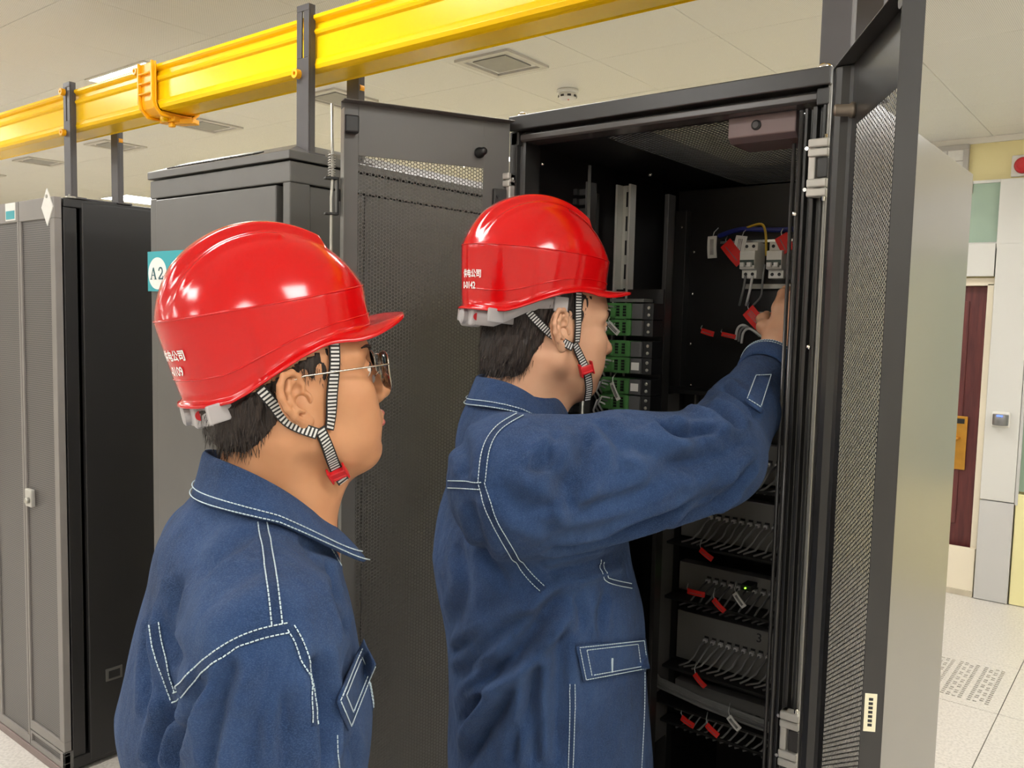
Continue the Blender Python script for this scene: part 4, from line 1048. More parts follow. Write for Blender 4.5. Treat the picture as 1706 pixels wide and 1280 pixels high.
def frame_at(px, yaw_away):
    d = ray(px, 520)[:2]; d = d / np.linalg.norm(d)
    f0 = np.array([d[1], -d[0]]); a = math.radians(yaw_away)
    f = math.cos(a) * f0 + math.sin(a) * d
    return np.array([f[0], f[1], 0]), np.array([-f[1], f[0], 0])
def rotm(f, l, pitch):
    u = np.array([0, 0, 1.0]); p = math.radians(pitch)
    x = math.cos(p) * f + math.sin(p) * u; z = -math.sin(p) * f + math.cos(p) * u
    return np.stack([x, l, z], 1)

# ---- head: local x forward, y left, z up, origin midway between the ear canals
def head_surface(v):
    f = Field((-.135, -.105, -.215), (.145, .105, .160), 0.0021)
    f.D = f.ell((-.008, 0, .046), (.099, .0775, .088))
    f.add(f.ell((.036, 0, .035), (.060, .064, .066)), .03)
    f.add(f.ell((.034, 0, -.030), (.062, .056, .066)), .03)
    for s in (-1, 1):
        f.add(f.cone((-.004, s * .060, -.048), (.064, s * .026, -.090), .013, .015), .028)      # jaw line
        f.add(f.cone((-.002, s * .066, -.010), (.000, s * .060, -.045), .012, .012), .03)
        f.add(f.ell((.062, s * .044, -.012), (.026, .023, .022)), .022)                          # cheek
        f.add(f.cone((.070, s * .054, .034), (.091, s * .012, .032), .010, .009), .018)          # brow
        f.add(f.ell((.062, s * .036, -.050), (.028, .022, .030)), .03)
    f.add(f.ell((.0755, 0, -.089), (.020, .026, .020)), .025)                                       # chin
    f.add(f.ell((.0715, 0, -.052), (.028, .034, .026)), .02)                                        # muzzle
    for s in (-1, 1): f.cut(f.ell((.103, s * .033, .014), (.018, .019, .012)), .016)              # eye sockets
    f.add(f.cone((.090, 0, .022), (.1115, 0, -.019), .0085, .0105), .014)                          # nose
    f.add(f.ell((.1125, 0, -.022), (.0105, .0115, .0095)), .008)
    for s in (-1, 1):
        f.add(f.ell((.1015, s * .0125, -.026), (.0105, .0075, .0080)), .006)
        f.cut(f.ell((.107, s * .006, -.0345), (.005, .0032, .004)), .003)
        f.add(f.ell((.0815, s * .0325, .0145), (.0135, .0150, .0125)), .004)                       # closed-form lids
        f.cut(f.cone((.0950, s * .0235, .0125), (.0895, s * .0440, .0135), .0036, .0024), .002)
    f.add(f.cone((.0985, -.017, -.0505), (.0985, .017, -.0505), .0050, .0050), .007)              # lips
    f.add(f.ell((.0995, 0, -.0490), (.0070, .016, .0052)), .005)
    f.add(f.ell((.0975, 0, -.0595), (.0078, .017, .0062)), .006)
    f.cut(f.cone((.1075, -.021, -.0545), (.1075, .021, -.0545), .0028, .0028), .004)
    f.cut(f.ell((.099, 0, -.0715), (.008, .018, .0050)), .012)
    # neck
    f.add(f.cone((-.022, 0, -.035), (-.048 + v[0], 0, -.215), .054, .060), .03)
    f.add(f.cone((.030, 0, -.085), (-.008 + v[0], 0, -.215), .030, .046), .035)
    for s in (-1, 1):
        f.add(f.cone((-.032, s * .050, -.045), (.000, s * .018, -.20), .014, .014), .03)
    return f.surface()
def ear_surface(s):
    f = Field((-.034, -.022, -.042), (.026, .022, .042), .0010)
    P = lambda x, z, y: (x, s * y, z)
    f.D = f.ell(P(-.003, .002, -.001), (.0165, .0030, .0285))
    hx = [(.006, .002, .002), (.0125, .012, .003), (.0125, .022, .004), (.0060, .0300, .0055), (-.005, .0315, .0065), (-.0140, .0250, .0075), (-.0185, .0130, .0080), (-.0175, -.001, .0075), (-.0125, -.0130, .006), (-.0050, -.0225, .004)]
    for p, q in zip(hx, hx[1:]): f.add(f.cone(P(*p), P(*q), .0034, .0034), .003)
    ah = [(-.001, .0225, .004), (-.0075, .0150, .0055), (-.0095, .004, .006), (-.0065, -.0075, .006), (.001, -.0125, .006)]
    for p, q in zip(ah, ah[1:]): f.add(f.cone(P(*p), P(*q), .0030, .0030), .004)
    f.add(f.cone(P(-.0075, .015, .005), P(.006, .0205, .003), .0024, .0020), .003)
    f.add(f.ell(P(.0010, -.0265, .003), (.0090, .0045, .0085)), .006)
    f.add(f.ell(P(.0135, -.004, .005), (.0042, .0042, .0060)), .004)
    f.add(f.ell(P(.008, 0, -.006), (.014, .008, .026)), .008)
    f.cut(f.ell(P(.0040, -.0035, .0055), (.0078, .0075, .0090)), .003)
    f.cut(f.ell(P(.0075, -.0045, .0), (.0030, .0095, .0032)), .002)
    f.cut(f.ell(P(.0035, .0105, .0045), (.0065, .0042, .0050)), .003)
    V, F = f.surface(); V = relax(V, F, 2, .4)
    ca, sa = math.cos(.40), math.sin(.40) * s; tl = math.radians(13)
    xe = np.array([ca, -sa, 0]); ye = np.array([sa, ca, 0]); ze = np.array([0, 0, 1.0])
    z2 = math.cos(tl) * ze - math.sin(tl) * xe; x2 = math.cos(tl) * xe + math.sin(tl) * ze
    return V * 1.03 @ np.stack([x2, ye, z2]) + np.array([-.010, s * .0800, .002]), F
def hair_surface(long_):
    f = Field((-.135, -.105, -.110), (.125, .105, .160), 0.0026)
    d = f.ell((-.008, 0, .047), (.1035, .0815, .092))
    f.D = d
    f.add(f.ell((-.046, 0, -.018), (.056, .0655, .060) if long_ else (.052, .062, .046)), .03)
    if long_: f.add(f.ell((-.058, 0, -.052), (.046, .056, .040)), .03)
    # trim: face, round the ears, nape
    f.cut(f.box((.136, 0, -.05), (.066, .2, .123), None, .01), .01)
    f.cut(f.box((.118, 0, -.1), (.087, .2, .103), None, .01), .01)
    for s in (-1, 1): f.cut(f.ell((-.006, s * .09, -.006), (.026, .034, .040)), .012)
    for s in (-1, 1): f.cut(f.ell((.030, s * .09, -.075), (.062, .05, .072) if not long_ else (.058, .046, .066)), .02)
    X_, Y_, Z_ = f.X, f.Y, f.Z
    f.D = f.D + (.0016 * np.sin(X_ * 900 + 2 * np.sin(Z_ * 160)) * np.sin(Y_ * 700) + .0022 * np.sin(X_ * 380 + Y_ * 300) * np.sin(Z_ * 150 + Y_ * 240)).astype(np.float32)
    # only a shell: hollow it so that it never fills the head
    return f.surface()

def ribbon(name, line, width, mat, parent, thick=.0014, pitch=None, wdir=None, origin=None):
    """flat webbing along 3-D points with normals; v counts stripes"""
    P = np.array([p for p, _ in line]); N = np.array([n for _, n in line]); m = len(P)
    T = np.gradient(P, axis=0); T /= np.linalg.norm(T, axis=1)[:, None] + 1e-9
    S = np.cross(N, T); S /= np.linalg.norm(S, axis=1)[:, None] + 1e-9
    N2 = np.cross(T, S)
    L = np.concatenate([[0], np.cumsum(np.linalg.norm(np.diff(P, axis=0), axis=1))])
    wd = width if hasattr(width, '__len__') else [width] * m
    V = []; uv = []
    for i in range(m):
        for q, (a, b) in enumerate(((-.5, 0), (.5, 0), (.5, 1), (-.5, 1))):
            V.append(P[i] + S[i] * wd[i] * a + N2[i] * thick * b); uv.append((a + .5, L[i] / (pitch or .004)))
    F = []
    for i in range(m - 1):
        for q in range(4): F.append((i * 4 + q, i * 4 + (q + 1) % 4, (i + 1) * 4 + (q + 1) % 4, (i + 1) * 4 + q))
    F += [(3, 2, 1, 0), tuple((m - 1) * 4 + q for q in range(4))]
    if origin is not None: V = [v - np.asarray(origin) for v in V]
    me = bpy.data.meshes.new(name); me.from_pydata([tuple(v) for v in V], [], F); me.update(); me.materials.append(mat)
    u = me.uv_layers.new(name='UVMap')
    for lp in me.loops: u.data[lp.index].uv = uv[lp.vertex_index]
    bm = bmesh.new(); bm.from_mesh(me); bmesh.ops.recalc_face_normals(bm, faces=bm.faces); bm.to_mesh(me); bm.free()
    return place(name, me, parent)

# ---- safety helmet: local x forward, z up, origin at the dome centre
def helmet_r(phi, e):
    """surface point of the dome at azimuth phi (0 front) and height angle e"""
    cf = math.cos(phi); a = .126 if cf > 0 else .1235; b = .105; c = .1245
    x = a * math.cos(phi) * math.cos(e); y = b * math.sin(phi) * math.cos(e); z = c * math.sin(e)
    return np.array([x, y, z])
def rim_z(phi):
    x = math.cos(phi)      # 1 front, -1 back
    k = [(-1.0, -.059), (-.8, -.060), (-.6, -.058), (-.43, -.050), (-.26, -.040), (-.07, -.030), (.1, -.022), (.3, -.016), (.5, -.0125), (.75, -.012), (1.0, -.013)]
    return float(np.interp(x, [p[0] for p in k], [p[1] for p in k]))
def helmet_pt(phi, t):
    """t 0 at the rim, 1 at the crown"""
    zr = rim_z(phi); cf, sf = math.cos(phi), math.sin(phi)
    if t <= 0.32:                       # lower wall, leaning slightly outwards at the crease
        u = t / 0.32; z = zr + (0.034 - zr) * u
        s = 0.955 + .045 * u ** .8 if cf > -.3 else 0.91 + .09 * u ** .8
        x = (.126 if cf > 0 else .1235) * cf * s; y = .105 * sf * s
        if cf > 0: x *= 1.0 + .02 * (1 - u) + .07 * max(0, cf - .4) * max(0.0, 1 - u) ** 3
    else:
        u = (t - .32) / .68; e0 = math.asin(.034 / .1245); e = e0 + (math.pi / 2 - e0) * u
        p = helmet_r(phi, e) * (1, 1, 1); k = 1.0 / math.cos(math.asin(.034 / .1245)) * (1 - u) ** 2 + (1 - (1 - u) ** 2)
        x, y, z = p[0] * k * 1.0, p[1] * k, p[2]
        # raised crown band from front to back and a fin along the middle
        w = abs(y); band = max(0.0, min(1.0, (.034 - w) / .012)); band = band * band * (3 - 2 * band)
        lift = .008 * band * max(0.0, min(1.0, (e - .30) / .5)) * (1 if x < .075 else max(0, 1 - (x - .075) / .012))
        fin = .0035 * max(0.0, 1 - abs(w - .046) / .008) * (1 if (-.105 < x < .03) else 0) * max(0.0, min(1.0, (e - .35) / .3))
        d = p / np.linalg.norm(p); x += d[0] * (lift + fin); y += d[1] * (lift + fin); z += d[2] * (lift + fin)
    return np.array([x, y, z])
def make_helmet(name, label, centre, F_, L_, tilt, scale, printing):
    t = thing(name, label, 'safety helmet', tuple(centre))
    R = rotm(F_, L_, tilt)
    t.matrix_world = Matrix([[*(R[0] * scale), centre[0]], [*(R[1] * scale), centre[1]], [*(R[2] * scale), centre[2]], [0, 0, 0, 1]])
    nphi, nt = 144, 56
    P = []
    ts = sorted(set(list(np.linspace(0, .30, 10)) + [.315, .325, .335] + list(np.linspace(.35, 1, nt - 13))))
    for i in range(nphi):
        phi = 2 * math.pi * i / nphi - math.pi
        P.append([helmet_pt(phi, q) for q in ts])
    mb = MB(); mb.grid(P, True)
    # close the crown
    # rim flange and brim
    rim = []
    for i in range(nphi):
        phi = 2 * math.pi * i / nphi - math.pi; cf, sf = math.cos(phi), math.sin(phi)
        p0 = helmet_pt(phi, 0.0); o = np.array([cf / .126, sf / .105, 0]); o /= np.linalg.norm(o)
        br = max(0.0, (cf - .35) / .65); br = br * br * (3 - 2 * br)
        ext = .006 + .036 * br
        rows = []
        for q in np.linspace(0, 1, 7):
            drop = -.004 * math.sin(q * math.pi / 2) * (1 - br) + br * (.009 * q - .004 * q * q) - .040 * br * (1 - br) * q
            rows.append(p0 + o * ext * q + np.array([0, 0, drop]))
        rows.append(p0 + o * (ext + .0012) + np.array([0, 0, -.0045 * (1 - br) + br * .004 - .040 * br * (1 - br) - .003]))
        rim.append(rows[::-1])
    mb.grid(rim, True)
    sh = mb.build('shell', REDP, t, smooth=True, solid=0.0026)
    sh.modifiers['solid'].offset = -1
    bm = bmesh.new(); bm.from_mesh(sh.data); bmesh.ops.remove_doubles(bm, verts=bm.verts, dist=1e-5); bmesh.ops.recalc_face_normals(bm, faces=bm.faces); bm.to_mesh(sh.data); bm.free()
    # raised welt along the wall just above the rim
    for tt, rr in ((.085, .0011), (.325, .0012)):
        W_ = [helmet_pt(p, tt) * (1.002, 1.002, 1) for p in np.linspace(-math.pi, math.pi, 145)]
        MB().tube(W_, rr, 6, caps=False).build('welt', REDP, t, smooth=True)
    # printed words wrapped round the back of the shell
    for body, size, zc, phic in printing:
        me = text_mesh(body, size, 0.0, .00035); me.materials.clear(); me.materials.append(WHITEINK)
        bm = bmesh.new(); bm.from_mesh(me)
        bmesh.ops.subdivide_edges(bm, edges=[e for e in bm.edges if e.calc_length() > .003], cuts=2)
        for v in bm.verts:
            phi = math.radians(phic) + v.co.x / .118; z = zc + v.co.y
            zr = rim_z(phi); tq = .32 * (z - zr) / (.034 - zr)
            p = helmet_pt(phi, max(0.02, min(.31, tq))); p[2] = z
            o = np.array([math.cos(phi), math.sin(phi), 0]); v.co = Vector(p + o * .0013)
        for q in bm.faces: q.material_index = 0
        bm.to_mesh(me); bm.free(); place('lettering', me, t)
    # harness: head band inside the rim with a ratchet block at the nape
    hb = []
    for ph in np.linspace(-math.pi, math.pi, 97):
        cf = math.cos(ph); zz = -.060 + .030 * (cf + 1) / 2 if cf > -.2 else -.048 - .030 * min(1.0, (-.2 - cf) / .5)
        hgt = .026 if cf < -.1 else .020
        base = np.array([-.006 + .098 * cf - (.004 if cf < 0 else 0), .080 * math.sin(ph), zz])
        hb.append([base + np.array([0, 0, -hgt / 2]), base + np.array([0, 0, hgt / 2])])
    MB().grid(hb).build('head_band', GREYP, t, smooth=True, solid=.003)
    rb = MB().box(-.108, -.090, -.032, .032, -.094, -.060).build('ratchet_block', GREYP, t, bevel=.005, seg=3)
    MB().lathe((-.108, 0, -.078), [(.013, 0), (.013, .007), (.010, .009)], 20, axis=(-1, 0, 0)).build('ratchet_knob', GREYP, rb)
    MB().lathe((-.100, -.032, -.078), [(.005, 0), (.006, .002)], 14, axis=(0, -1, 0)).build('ratchet_cap', REDB, rb)
    for s in (-1, 1): MB().obox((-.070, s * .066, -.074), (.028, s * -.015, 0), (.0010, s * .002, 0), (0, 0, .011)).build('band_strip', GREYP, t, bevel=.002)
    for s in (-1, 1):
        MB().obox((.02, s * .082, -.045), (.012, 0, 0), (0, .003, 0), (0, 0, .012)).build('strap_anchor', GREYP, t, bevel=.002)
    bpy.context.view_layer.update()
    return t
def webbing(helmet, parts, surf, off=.004):
    """chin straps: pixel lines laid on the head, leaving from the helmet rim"""
    for nm, pts, width, pitch in parts:
        ln = []; last = None
        for q in poly2([(p[0], p[1]) for p in pts], 5):
            h, n = surf.hit(*q)
            ln.append((q, h, n))
        # fill gaps with the nearest depth
        deps = [((h - EYE) @ FWD if h is not None else None) for _, h, _ in ln]
        ok = [i for i, d in enumerate(deps) if d is not None]
        dd = np.interp(range(len(ln)), ok, [deps[i] for i in ok])
        # smooth depths so that the webbing spans hollows instead of dipping
        for _ in range(10):
            e = np.concatenate([[dd[0]], dd, [dd[-1]]]); s = (e[:-2] + e[1:-1] * 2 + e[2:]) / 4; dd = np.minimum(s, dd + .0006)
        pts3 = np.array([W(q[0], q[1], d) for (q, _, _), d in zip(ln, dd)])
        tv = np.array([-(FWD + RIGHT * ((q[0] - 853) / F_PX)) for q, _, _ in ln])
        nn = np.array([(n if n is not None else t_) for (_, _, n), t_ in zip(ln, tv)])
        for _ in range(14): nn = np.concatenate([nn[:1], (nn[:-2] + nn[1:-1] + nn[2:]) / 3, nn[-1:]])
        nn /= np.linalg.norm(nn, axis=1)[:, None]
        line = [(p + n * off, n) for p, n in zip(pts3, nn)]
        o = ribbon(nm, line, width, STRAP, helmet, thick=.0018, pitch=pitch)
        o.matrix_parent_inverse = helmet.matrix_world.inverted()

def stitch(name, lines, parent, r=.00072, dash=.0034, gap=.0012, lift=.0007, origin=None):
    mb = MB()
    for ln in lines:
        if len(ln) < 2: continue
        P = np.array([p + n * lift for p, n in ln]); L = np.concatenate([[0], np.cumsum(np.linalg.norm(np.diff(P, axis=0), axis=1))])
        s = 0.0
        while s + dash < L[-1]:
            a = np.array([np.interp(s, L, P[:, k]) for k in range(3)]); b = np.array([np.interp(s + dash, L, P[:, k]) for k in range(3)])
            mb.tube([a, b], r, 4); s += dash + gap
    if not mb.v: return None
    return tag(mb.build(name, THREAD, parent, origin=origin), kind='stuff')
def seam_band(surf, pts, w, parent, origin, name='seam', lift=.0012, step=5, twin=True):
    """double-stitched seam: a raised strip of cloth with a line of thread along both edges"""
    ln = lay(surf, pts, step)
    if len(ln) < 3: return []
    P = np.array([p for p, _ in ln]); N = np.array([n for _, n in ln])
    for _ in range(3):
        N = np.concatenate([N[:1], (N[:-2] + N[1:-1] * 2 + N[2:]) / 4, N[-1:]])
        P = np.concatenate([P[:1], (P[:-2] + P[1:-1] * 2 + P[2:]) / 4, P[-1:]])
    N /= np.linalg.norm(N, axis=1)[:, None]
    T = np.gradient(P, axis=0); T /= np.linalg.norm(T, axis=1)[:, None] + 1e-9
    S = np.cross(N, T); S /= np.linalg.norm(S, axis=1)[:, None] + 1e-9
    rows = []
    for i in range(len(P)):
        row = []
        for a, hgt in ((-.62, -.0004), (-.5, .9), (-.2, .75), (.2, .75), (.5, .9), (.62, -.0004)):
            q = P[i] + S[i] * w * a; nr, nn = surf.near(q); row.append(nr + nn * (lift * hgt if hgt > 0 else -.0006))
        rows.append(row)
    MB().grid(rows).build(name, DEN2, parent, smooth=True, origin=origin)
    lines = []
    for a in ((-.45, .45) if twin else (.0,)):
        l = []
        for i in range(len(P)):
            nr, nn = surf.near(P[i] + S[i] * w * a); l.append((nr + nn * lift, nn))
        lines.append(l)
    return lines
def cloth_patch(surf, quad, nu, nv, lift, name, parent, origin, solid=.0025):
    """a piece of cloth laid on the jacket inside four pixel corners (top-left, top-right, bottom-right, bottom-left)"""
    A, B, C, D = [np.asarray(q, float) for q in quad]; P = []
    for i in range(nu + 1):
        row = []
        for j in range(nv + 1):
            u, v = i / nu, j / nv
            q = (A * (1 - u) + B * u) * (1 - v) + (D * (1 - u) + C * u) * v
            h, n = surf.hit(*q)
            if h is None: h = None
            row.append((q, h, n))
        P.append(row)
    dep = np.array([[((h - EYE) @ FWD if h is not None else np.nan) for _, h, _ in row] for row in P])
    med = np.nanmedian(dep); dep = np.where(np.isnan(dep), med, dep)
    for _ in range(4):
        e = np.pad(dep, 1, mode='edge'); dep = (e[:-2, 1:-1] + e[2:, 1:-1] + e[1:-1, :-2] + e[1:-1, 2:] + 2 * dep) / 6
    rows = [[W(P[i][j][0][0], P[i][j][0][1], dep[i, j] - lift * .4) for j in range(nv + 1)] for i in range(nu + 1)]
    ok = [n for row in P for _, h, n in row if n is not None]; nm = np.mean(ok, axis=0); nm /= np.linalg.norm(nm)
    rows = [[q + nm * lift * .6 for q in row] for row in rows]
    o = MB().grid(rows).build(name, DEN, parent, smooth=True, origin=origin, solid=solid)
    return rows, o, nm
def hand_surface(curl):
    """right hand; x towards the fingertips, y towards the thumb, z out of the back of the hand; origin at the wrist"""
    f = Field((-.10, -.075, -.085), (.205, .095, .045), 0.0024)
    f.D = f.cone((-.09, 0, 0), (.0, 0, 0), .030, .0245, (1, 1.1, .9))
    f.add(f.box((.045, 0, -.002), (.050, .040, .0135), None, .012), .02)
    L = [(.036, .093, .076), (.012, .096, .084), (-.012, .092, .078), (-.033, .084, .062)]
    for i, (y, bx, ln) in enumerate(L):
        a = np.array([bx - .012, y * .95, -.001]); ang = 0.0; d = np.array([1.0, 0, 0]); p = a
        r = (.0098, .0100, .0095, .0082)[i]; segs = (.50, .29, .24)
        ang = -.25 * curl
        for k, s in enumerate(segs):
            ang2 = ang
            q = p + np.array([math.cos(ang2) * ln * s, (y * .10) * s, math.sin(ang2) * ln * s])
            f.add(f.cone(p, q, r, r * .93), .005 if k else .010); p = q; r *= .93; ang -= .62 * curl
    p = np.array([.014, .022, -.004]); r = .0135
    for q in ((.042, .050, -.012), (.068, .064, -.022 - .008 * curl), (.088, .066, -.034 - .012 * curl)):
        f.add(f.cone(p, q, r, r * .86), .012); p = np.array(q); r *= .86
    return f.surface()
HANDV, HANDF = hand_surface(0.75)
HANDV = relax(HANDV, HANDF, 1, .4)

def place_hand(wrist, xdir, back, mirror=False):
    x = np.asarray(xdir, float); x /= np.linalg.norm(x); z = np.asarray(back, float); z = z - x * (z @ x); z /= np.linalg.norm(z)
    y = np.cross(z, x)
    V = HANDV.copy(); Fq = HANDF
    if mirror: V[:, 1] *= -1; Fq = Fq[:, ::-1]
    return np.asarray(wrist) + V @ np.stack([x, y, z]), Fq
def join(parts):
    Vs, Fs, n = [], [], 0
    for V, F in parts: Vs.append(V); Fs.append(F + n); n += len(V)
    return np.concatenate(Vs), np.concatenate(Fs)

class Person:
    def __init__(s, label, ear_px, ear_depth, head_px, yaw, pitch, byaw, skin, scale=1.02):
        s.F, s.L = frame_at(head_px, yaw); s.R = rotm(s.F, s.L, pitch); s.sc = scale
        s.BF, s.BL = frame_at(head_px, byaw)
        ear = W(*ear_px, ear_depth)
        s.H = ear - s.R @ (np.array([-.010, -.0835, .002]) * scale)
        s.O = np.array([s.H[0], s.H[1], 0.0])
        s.e = thing('person', label, 'person', tuple(s.O)); s.skin = skin
    def hw(s, p): return s.H + s.R @ (np.asarray(p, float) * s.sc)              # head-local to world
    def bw(s, p):                                                                  # body-local to world
        return s.O + p[0] * s.BF + p[1] * s.BL + np.array([0, 0, p[2]])
    def bl(s, P):
        v = np.asarray(P) - s.O; return np.array([v @ s.BF, v @ s.BL, v[2]])
    def head(s, neck):
        V, F = head_surface((neck,)); V = relax(V, F, 1, .4)
        s.headV = s.H + (V * s.sc) @ s.R.T; s.headF = F
        s.hsurf = Surf(s.headV, F); s.ears = []
        for sg in (-1, 1):
            EV, EF = ear_surface(sg); s.ears.append((s.H + (EV * s.sc) @ s.R.T, EF))
    def body(s, hands, inner):
        # trunk and arms under the jacket, joined to the neck and both wrists into one continuous body
        f = Field(inner['lo'], inner['hi'], .011)
        for a, b, ra, rb in inner['cones']: f.add(f.cone(a, b, ra, rb), .02)
        IV, IF = f.surface(); IV = s.O + IV[:, :1] * s.BF + IV[:, 1:2] * s.BL + IV[:, 2:3] * np.array([[0, 0, 1.0]])
        pieces = [(s.headV, s.headF)] + hands + [(IV, IF)] + s.ears
        V, F = join(pieces); start = np.cumsum([0] + [len(p[0]) for p in pieces]); ki = len(hands) + 1; k0 = start[ki]
        extra = []
        for q in range(len(pieces)):
            if q == ki: continue
            A = pieces[q][0]; B, BF_, kb = (IV, IF, k0) if q < ki else (s.headV, s.headF, 0)
            low = A[:, 2] < A[:, 2].min() + .03 if q == 0 else np.ones(len(A), bool)
            ia = np.where(low)[0][::7]
            st_ = 3 if q < ki else 1; c_ = A.mean(0) if q else A[ia].mean(0)
            jb = np.argsort(((B - c_) ** 2).sum(1))[:400]
            d = ((A[ia][:, None, :] - B[None, jb]) ** 2).sum(2); i, j = np.unravel_index(d.argmin(), d.shape)
            va = ia[i]; vb = jb[j]
            fa = pieces[q][1][(pieces[q][1] == va).any(1)][0]; fb = BF_[(BF_ == vb).any(1)][0]
            a2 = fa[(list(fa).index(va) + 1) % 4]; b2 = fb[(list(fb).index(vb) + 1) % 4]
            extra.append((start[q] + va, start[q] + a2, kb + b2, kb + vb))
        F = np.concatenate([F, np.array(extra)])
        o = place('body', np_mesh('body', V - s.O, F, s.skin), s.e); o['label'] = 'bare face, ear, neck and hands'
        return o
    def hair(s, long_, helm):
        V, F = hair_surface(long_); V = relax(V, F, 2, .5)
        V = s.H + (V * s.sc) @ s.R.T
        # flattened under the helmet
        C, RH_, hs_ = helm; q = (V - C) @ RH_ / hs_
        ph = np.arctan2(q[:, 1] / .105, q[:, 0] / .126); rz = np.array([rim_z(p) for p in ph])
        rho = np.sqrt((q[:, 0] / .124) ** 2 + (q[:, 1] / .105) ** 2 + (np.maximum(q[:, 2], 0) / .1245) ** 2)
        k = np.where((q[:, 2] > rz - .012) & (rho > .84), .84 / np.maximum(rho, 1e-6), 1.0)
        q[:, 0] *= k; q[:, 1] *= k; q[:, 2] = np.where(q[:, 2] > 0, q[:, 2] * k, q[:, 2]); V = C + (q * hs_) @ RH_.T
        s.hhsurf = Surf(*join([(s.headV, s.headF), (V, F)]))
        h = place('hair', np_mesh('hair', V - s.O, F, HAIR), s.e)
        # loose strands over the trimmed edge
        hs = Surf(V, F); N = vnormals(V, F); loc = (V - s.H) @ s.R / s.sc
        pick = np.where((loc[:, 2] < .055) & (loc[:, 0] > -.03) & (np.abs(loc[:, 1]) > .02) | ((loc[:, 2] < .02) & (loc[:, 0] < -.03)))[0]
        pick = rng.choice(pick, min(3800, len(pick)), replace=False)
        Vs, Fs = [], []
        dn = s.R @ np.array([-.18, 0, -1.0])
        for i in pick:
            p, n = V[i] - s.O, N[i]
            if loc[i, 0] > .01 and loc[i, 2] > .0: ln = rng.uniform(.007, .013)
            else: ln = rng.uniform(.010, .022)
            d = dn + n * rng.uniform(.02, .22) + rng.normal(0, .18, 3); d /= np.linalg.norm(d)
            w = np.cross(d, n); w /= np.linalg.norm(w) + 1e-9; w *= rng.uniform(.0003, .0006)
            b = p - n * .001; k = len(Vs)
            Vs += [b - w, b + w, b + d * ln * .6 + w * .7, b + d * ln * .6 - w * .7, b + d * ln - n * ln * .12]
            Fs += [(k, k + 1, k + 2, k + 3), (k + 3, k + 2, k + 4)]
        me = bpy.data.meshes.new('hair_strands'); me.from_pydata([tuple(v) for v in Vs], [], Fs); me.materials.append(HAIR)
        tag(place('hair_strands', me, h), kind='stuff')
        return h
    def face_bits(s):
        f = Field((.085, -.03, -.075), (.118, .03, -.04), .0012)
        f.D = f.ell((.1015, 0, -.0490), (.0080, .0178, .0054)); f.add(f.ell((.0998, 0, -.0597), (.0086, .0180, .0064)), .002)
        f.cut(f.cone((.1100, -.022, -.0545), (.1100, .022, -.0545), .0028, .0028), .003)
        V, F = f.surface(); place('lips', np_mesh('lips', s.H + (V * s.sc) @ s.R.T - s.O, F, LIP), s.e)
        for sg in (-1, 1):
            b = MB(); c = s.hw((.0821, sg * .0325, .0132)) - s.O
            eb = MB(); prof = [(.0128 * math.sin(a), -.0128 * math.cos(a)) for a in np.linspace(.05, math.pi - .05, 14)]
            eb.lathe(c, [(r * s.sc, z * s.sc) for r, z in prof], 20, axis=s.R[:, 0]); eb.build('eye', Mat('eye_white', lin(228, 222, 214), .2).m, s.e, smooth=True)
            ib = MB(); ib.lathe(c + s.R @ np.array([.0118, 0, 0]), [(.0056, 0), (.0050, .0012), (.001, .0014)], 18, axis=s.R[:, 0]); ib.build('iris', Mat('dark_brown_iris', lin(30, 18, 12), .15).m, s.e, smooth=True)
            P = [s.hw(q) - s.O for q in ((.0915, sg * .0195, .0150), (.0955, sg * .0285, .0185), (.0940, sg * .037, .0185), (.0885, sg * .0455, .0150))]
            MB().tube(P, [.0005, .0011, .0011, .0005], 6).build('eyelashes', HAIR, s.e, smooth=True)
            br = []
            for q in np.linspace(0, 1, 14):
                x = .098 - .022 * q ** 2; y = sg * (.016 + .040 * q); z = .034 + .006 * math.sin(q * 2.2)
                p, n = s.hsurf.near(s.hw((x, y, z))); br.append(p - s.O + n * .0004)
            MB().tube(br, list(np.interp(np.linspace(0, 1, 14), [0, .25, 1], [.0022, .0032, .0008])), 7).build('eyebrow', HAIR, s.e, smooth=True)

    def jacket(s, build, lo, hi, h, creases, smooth_it=2):
        f = Field(lo, hi, h); build(f)
        V, F = f.surface(); V = relax(V, F, smooth_it, .5)
        V = s.O + V[:, :1] * s.BF + V[:, 1:2] * s.BL + V[:, 2:3] * np.array([[0, 0, 1.0]])
        base = Surf(V, F); N = vnormals(V, F)
        for pts, amp, wd in creases:
            V = crease(V, N, lay(base, pts, 10), amp * 1.9, wd * .8)
        # soft unevenness of hanging cloth
        ph = rng.uniform(0, 6, 6)
        wob = .0020 * np.sin(V[:, 2] * 31 + V[:, 0] * 22 + ph[0]) * np.sin(V[:, 1] * 27 + ph[1]) + .0012 * np.sin(V[:, 0] * 58 + V[:, 2] * 17 + ph[2]) * np.sin(V[:, 1] * 49 - V[:, 2] * 23 + ph[3])
        V = V + N * wob[:, None]; V = relax(V, F, 1, .4)
        s.jV, s.jF = V, F; s.js = Surf(V, F)
        s.j = place('jacket', np_mesh('jacket', V - s.O, F, DEN), s.e)
        s.j['label'] = 'loose blue denim work jacket with pale double stitching'
        return s.j
